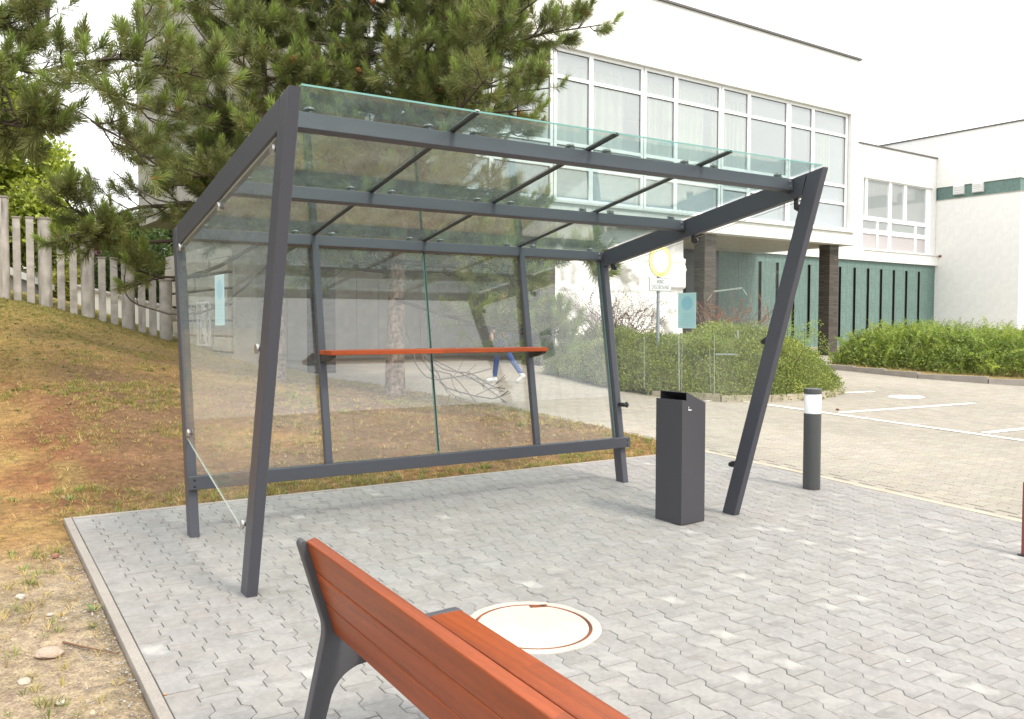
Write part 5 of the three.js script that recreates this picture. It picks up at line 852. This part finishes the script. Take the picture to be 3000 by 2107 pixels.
  // single stones, a stick, a few bits on the paving
  const rock = (x, y, z, s, c, label, sq = 0.5) => { const g = new THREE.IcosahedronGeometry(1, 2), p = g.attributes.position; for (let i = 0; i < p.count; i++) { const v = V().fromBufferAttribute(p, i), k = 0.7 + 0.55 * fbm(v.x * 1.4 + x * 7, v.z * 1.4 + v.y * 1.9 + z * 3, 12, 3); p.setXYZ(i, v.x * k * s, v.y * k * s * sq, v.z * k * s * 0.8); } const m = single('stone', muv(mergeVertices(g)), std({ map: concTex, color: lin(...c), roughness: 0.95 }), label, 'stone'); m.geometry.computeVertexNormals(); m.position.set(x, y, z); m.rotation.y = x * 9; };
  rock(0.335, land(0.335, -4.42) + 0.012, -4.42, 0.062, [0.62, 0.5, 0.42], 'largest pale pinkish stone lying on the soil by the paving edge', 0.42);
  rock(0.27, land(0.27, -5.33) + 0.01, -5.33, 0.026, [0.75, 0.72, 0.68], 'small white stone on the sandy soil at the left', 0.7); rock(0.5, land(0.5, -6.02) + 0.012, -6.02, 0.028, [0.42, 0.2, 0.16], 'reddish stone near the far corner of the paving', 0.7);
  rock(0.22, land(0.22, -4.18) + 0.008, -4.18, 0.035, [0.66, 0.6, 0.52], 'flat grey stone at the left edge below the stick', 0.35); rock(0.33, land(0.33, -3.85) + 0.008, -3.85, 0.02, [0.8, 0.76, 0.7], 'white chip of stone near the bottom left', 0.5); rock(0.05, land(0.05, -6.6) + 0.012, -6.6, 0.04, [0.45, 0.25, 0.19], 'brownish red stone at the left edge of the bank', 0.45);
  rock(0.38, land(0.38, -4.95) + 0.008, -4.95, 0.02, [0.7, 0.68, 0.66], 'light grey chip of stone halfway along the paving edge', 0.4);
  const st = [[0.40, -4.52], [0.47, -4.43], [0.54, -4.36], [0.605, -4.29]].map(([x, z]) => V(x, land(x, z) + 0.012, z)); single('stick', taperTube(spline(st, 10), Array.from({ length: 11 }, (_, i) => 0.006 - i * 0.0003), 6), std({ color: lin(0.16, 0.09, 0.05), roughness: 1 }), 'thin brown stick lying against the paving edge', 'stick');
  const bit = (x, z, s, c, label, cat, sy = 0.5) => { const g = new THREE.IcosahedronGeometry(s, 1); g.scale(1, sy, 0.6); const m = single(cat === 'leaf' ? 'fallen_leaf' : 'pebble', g, std({ color: lin(...c), roughness: 0.8 }), label, cat); m.position.set(x, G(z) + s * sy * 0.8, z); m.rotation.y = x * 5; };
  bit(3.72, -2.35, 0.011, [0.8, 0.78, 0.75], 'small white pebble on the grey pavers at the lower right', 'pebble'); bit(0.70, -3.72, 0.008, [0.6, 0.2, 0.03], 'tiny orange leaf scrap on the pavers at the lower left', 'leaf', 0.3); bit(11.6, -8.6, 0.035, [0.2, 0.07, 0.04], 'brown leaf on the parking yard beside the white line', 'leaf', 0.5);
})();

// ---------- person walking along the yard ----------
(() => {
  function field(bones, lo, size, res) {   // tapered capsules joined smoothly
    const mc = new MarchingCubes(res, new THREE.MeshBasicMaterial(), false, false, 200000), f = mc.field; mc.isolation = 0;
    for (let k = 0; k < res; k++) for (let j = 0; j < res; j++) for (let i = 0; i < res; i++) {
      const x = lo[0] + size * i / res, y = lo[1] + size * j / res, z = lo[2] + size * k / res; let d = 9;
      for (const [a, b, r0, r1, sx] of bones) { const vx = b[0] - a[0], vy = b[1] - a[1], vz = b[2] - a[2], wx = x - a[0], wy = y - a[1], wz = z - a[2], t = clamp((wx * vx + wy * vy + wz * vz) / (vx * vx + vy * vy + vz * vz + 1e-9), 0, 1), q = Math.hypot((wx - t * vx), (wy - t * vy), (wz - t * vz) * (sx ?? 1)) - mix(r0, r1, t), h = clamp(0.5 + 0.5 * (d - q) / 0.022, 0, 1); d = mix(d, q, h) - 0.022 * h * (1 - h); }
      f[i + j * res + k * res * res] = -d;
    }
    mc.update(); const n = mc.count, p = mc.positionArray.slice(0, n * 3); const g = new THREE.BufferGeometry(), out = new Float32Array(n * 3);
    for (let i = 0; i < n; i++) for (let c = 0; c < 3; c++) out[i * 3 + c] = lo[c] + (p[i * 3 + c] + 1) / 2 * size;
    g.setAttribute('position', new THREE.BufferAttribute(out, 3)); const m = mergeVertices(g, 1e-4); m.computeVertexNormals(); return m;
  }
  // walks towards +x (local); z across the shoulders
  const body = [[[0, 0.95, -0.06], [0, 0.95, 0.06], 0.125, 0.125], [[0, 0.97, 0], [0.01, 1.2, 0], 0.13, 0.135, 0.75], [[0.01, 1.2, 0], [0.02, 1.38, 0], 0.14, 0.12, 0.7], [[0.02, 1.42, -0.13], [0.02, 1.42, 0.13], 0.062, 0.062], [[0.02, 1.42, 0], [0.045, 1.56, 0], 0.055, 0.05],
    [[0.05, 1.60, 0], [0.06, 1.68, 0], 0.085, 0.095, 1.15], [[0.14, 1.635, 0], [0.155, 1.615, 0], 0.014, 0.016],
    [[0, 0.93, 0.09], [0.17, 0.52, 0.09], 0.088, 0.062], [[0.17, 0.52, 0.09], [0.22, 0.09, 0.09], 0.06, 0.042], [[0.205, 0.045, 0.09], [0.35, 0.035, 0.10], 0.045, 0.034],
    [[0, 0.93, -0.09], [-0.07, 0.52, -0.09], 0.088, 0.062], [[-0.07, 0.52, -0.09], [-0.30, 0.17, -0.09], 0.06, 0.042], [[-0.34, 0.13, -0.09], [-0.23, 0.04, -0.09], 0.043, 0.034],
    [[0.02, 1.41, 0.18], [-0.07, 1.14, 0.22], 0.05, 0.042], [[-0.07, 1.14, 0.22], [0.0, 0.90, 0.21], 0.04, 0.028], [[0.02, 1.41, -0.18], [0.10, 1.14, -0.22], 0.05, 0.042], [[0.10, 1.14, -0.22], [0.26, 0.96, -0.20], 0.04, 0.028]];
  const g = field(body, [-0.92, -0.02, -0.92], 1.84, 112);
  const hand = (w, s) => { const b = [[[0, 0, 0], [0.01, -0.08, 0], 0.022, 0.026, 0.6]]; [[-0.028, 0.062], [-0.01, 0.075], [0.009, 0.07], [0.027, 0.055]].forEach(([o, l]) => b.push([[0.012 + o, -0.085, 0], [0.018 + o, -0.085 - l * 0.55, 0.008 * s], 0.009, 0.0085], [[0.018 + o, -0.085 - l * 0.55, 0.008 * s], [0.016 + o, -0.085 - l, 0.022 * s], 0.0085, 0.0075])); b.push([[0.03, -0.03, 0], [0.055, -0.075, 0.012 * s], 0.011, 0.009]); const q = field(b.map(([a, c, ...r]) => [a, c, ...r]), [-0.1, -0.19, -0.1], 0.22, 56); q.translate(...w); return q; };
  const all = mergeGeometries([g, hand([0.0, 0.90, 0.21], -1), hand([0.26, 0.96, -0.20], 1)]), p = all.attributes.position, col = new Float32Array(p.count * 3);
  for (let i = 0; i < p.count; i++) { const x = p.getX(i), y = p.getY(i), z = p.getZ(i); let c = [0.55, 0.55, 0.53]; if (y < 0.98 && Math.abs(z) < 0.185) c = [0.035, 0.085, 0.28]; if (y < 0.10 || (x < -0.2 && y < 0.185)) c = [0.75, 0.77, 0.78]; if (Math.abs(z) > 0.165 && y < 1.2) c = [0.45, 0.27, 0.19]; if (y > 1.5) c = [0.45, 0.27, 0.19]; if (y > 1.69 || (y > 1.57 && x < 0.02)) c = [0.05, 0.03, 0.02]; col.set(c, i * 3); }
  all.setAttribute('color', new THREE.BufferAttribute(col, 3));
  const m = single('person', all, std({ vertexColors: true, roughness: 0.9 }), 'person in blue trousers and white shoes walking past behind the shelter glass', 'person');
  m.position.set(9.0, GW(-14.2) + 0.0, -14.2); m.rotation.y = Math.PI + 0.577 - 1.154;
})();
renderer.render(scene, camera);
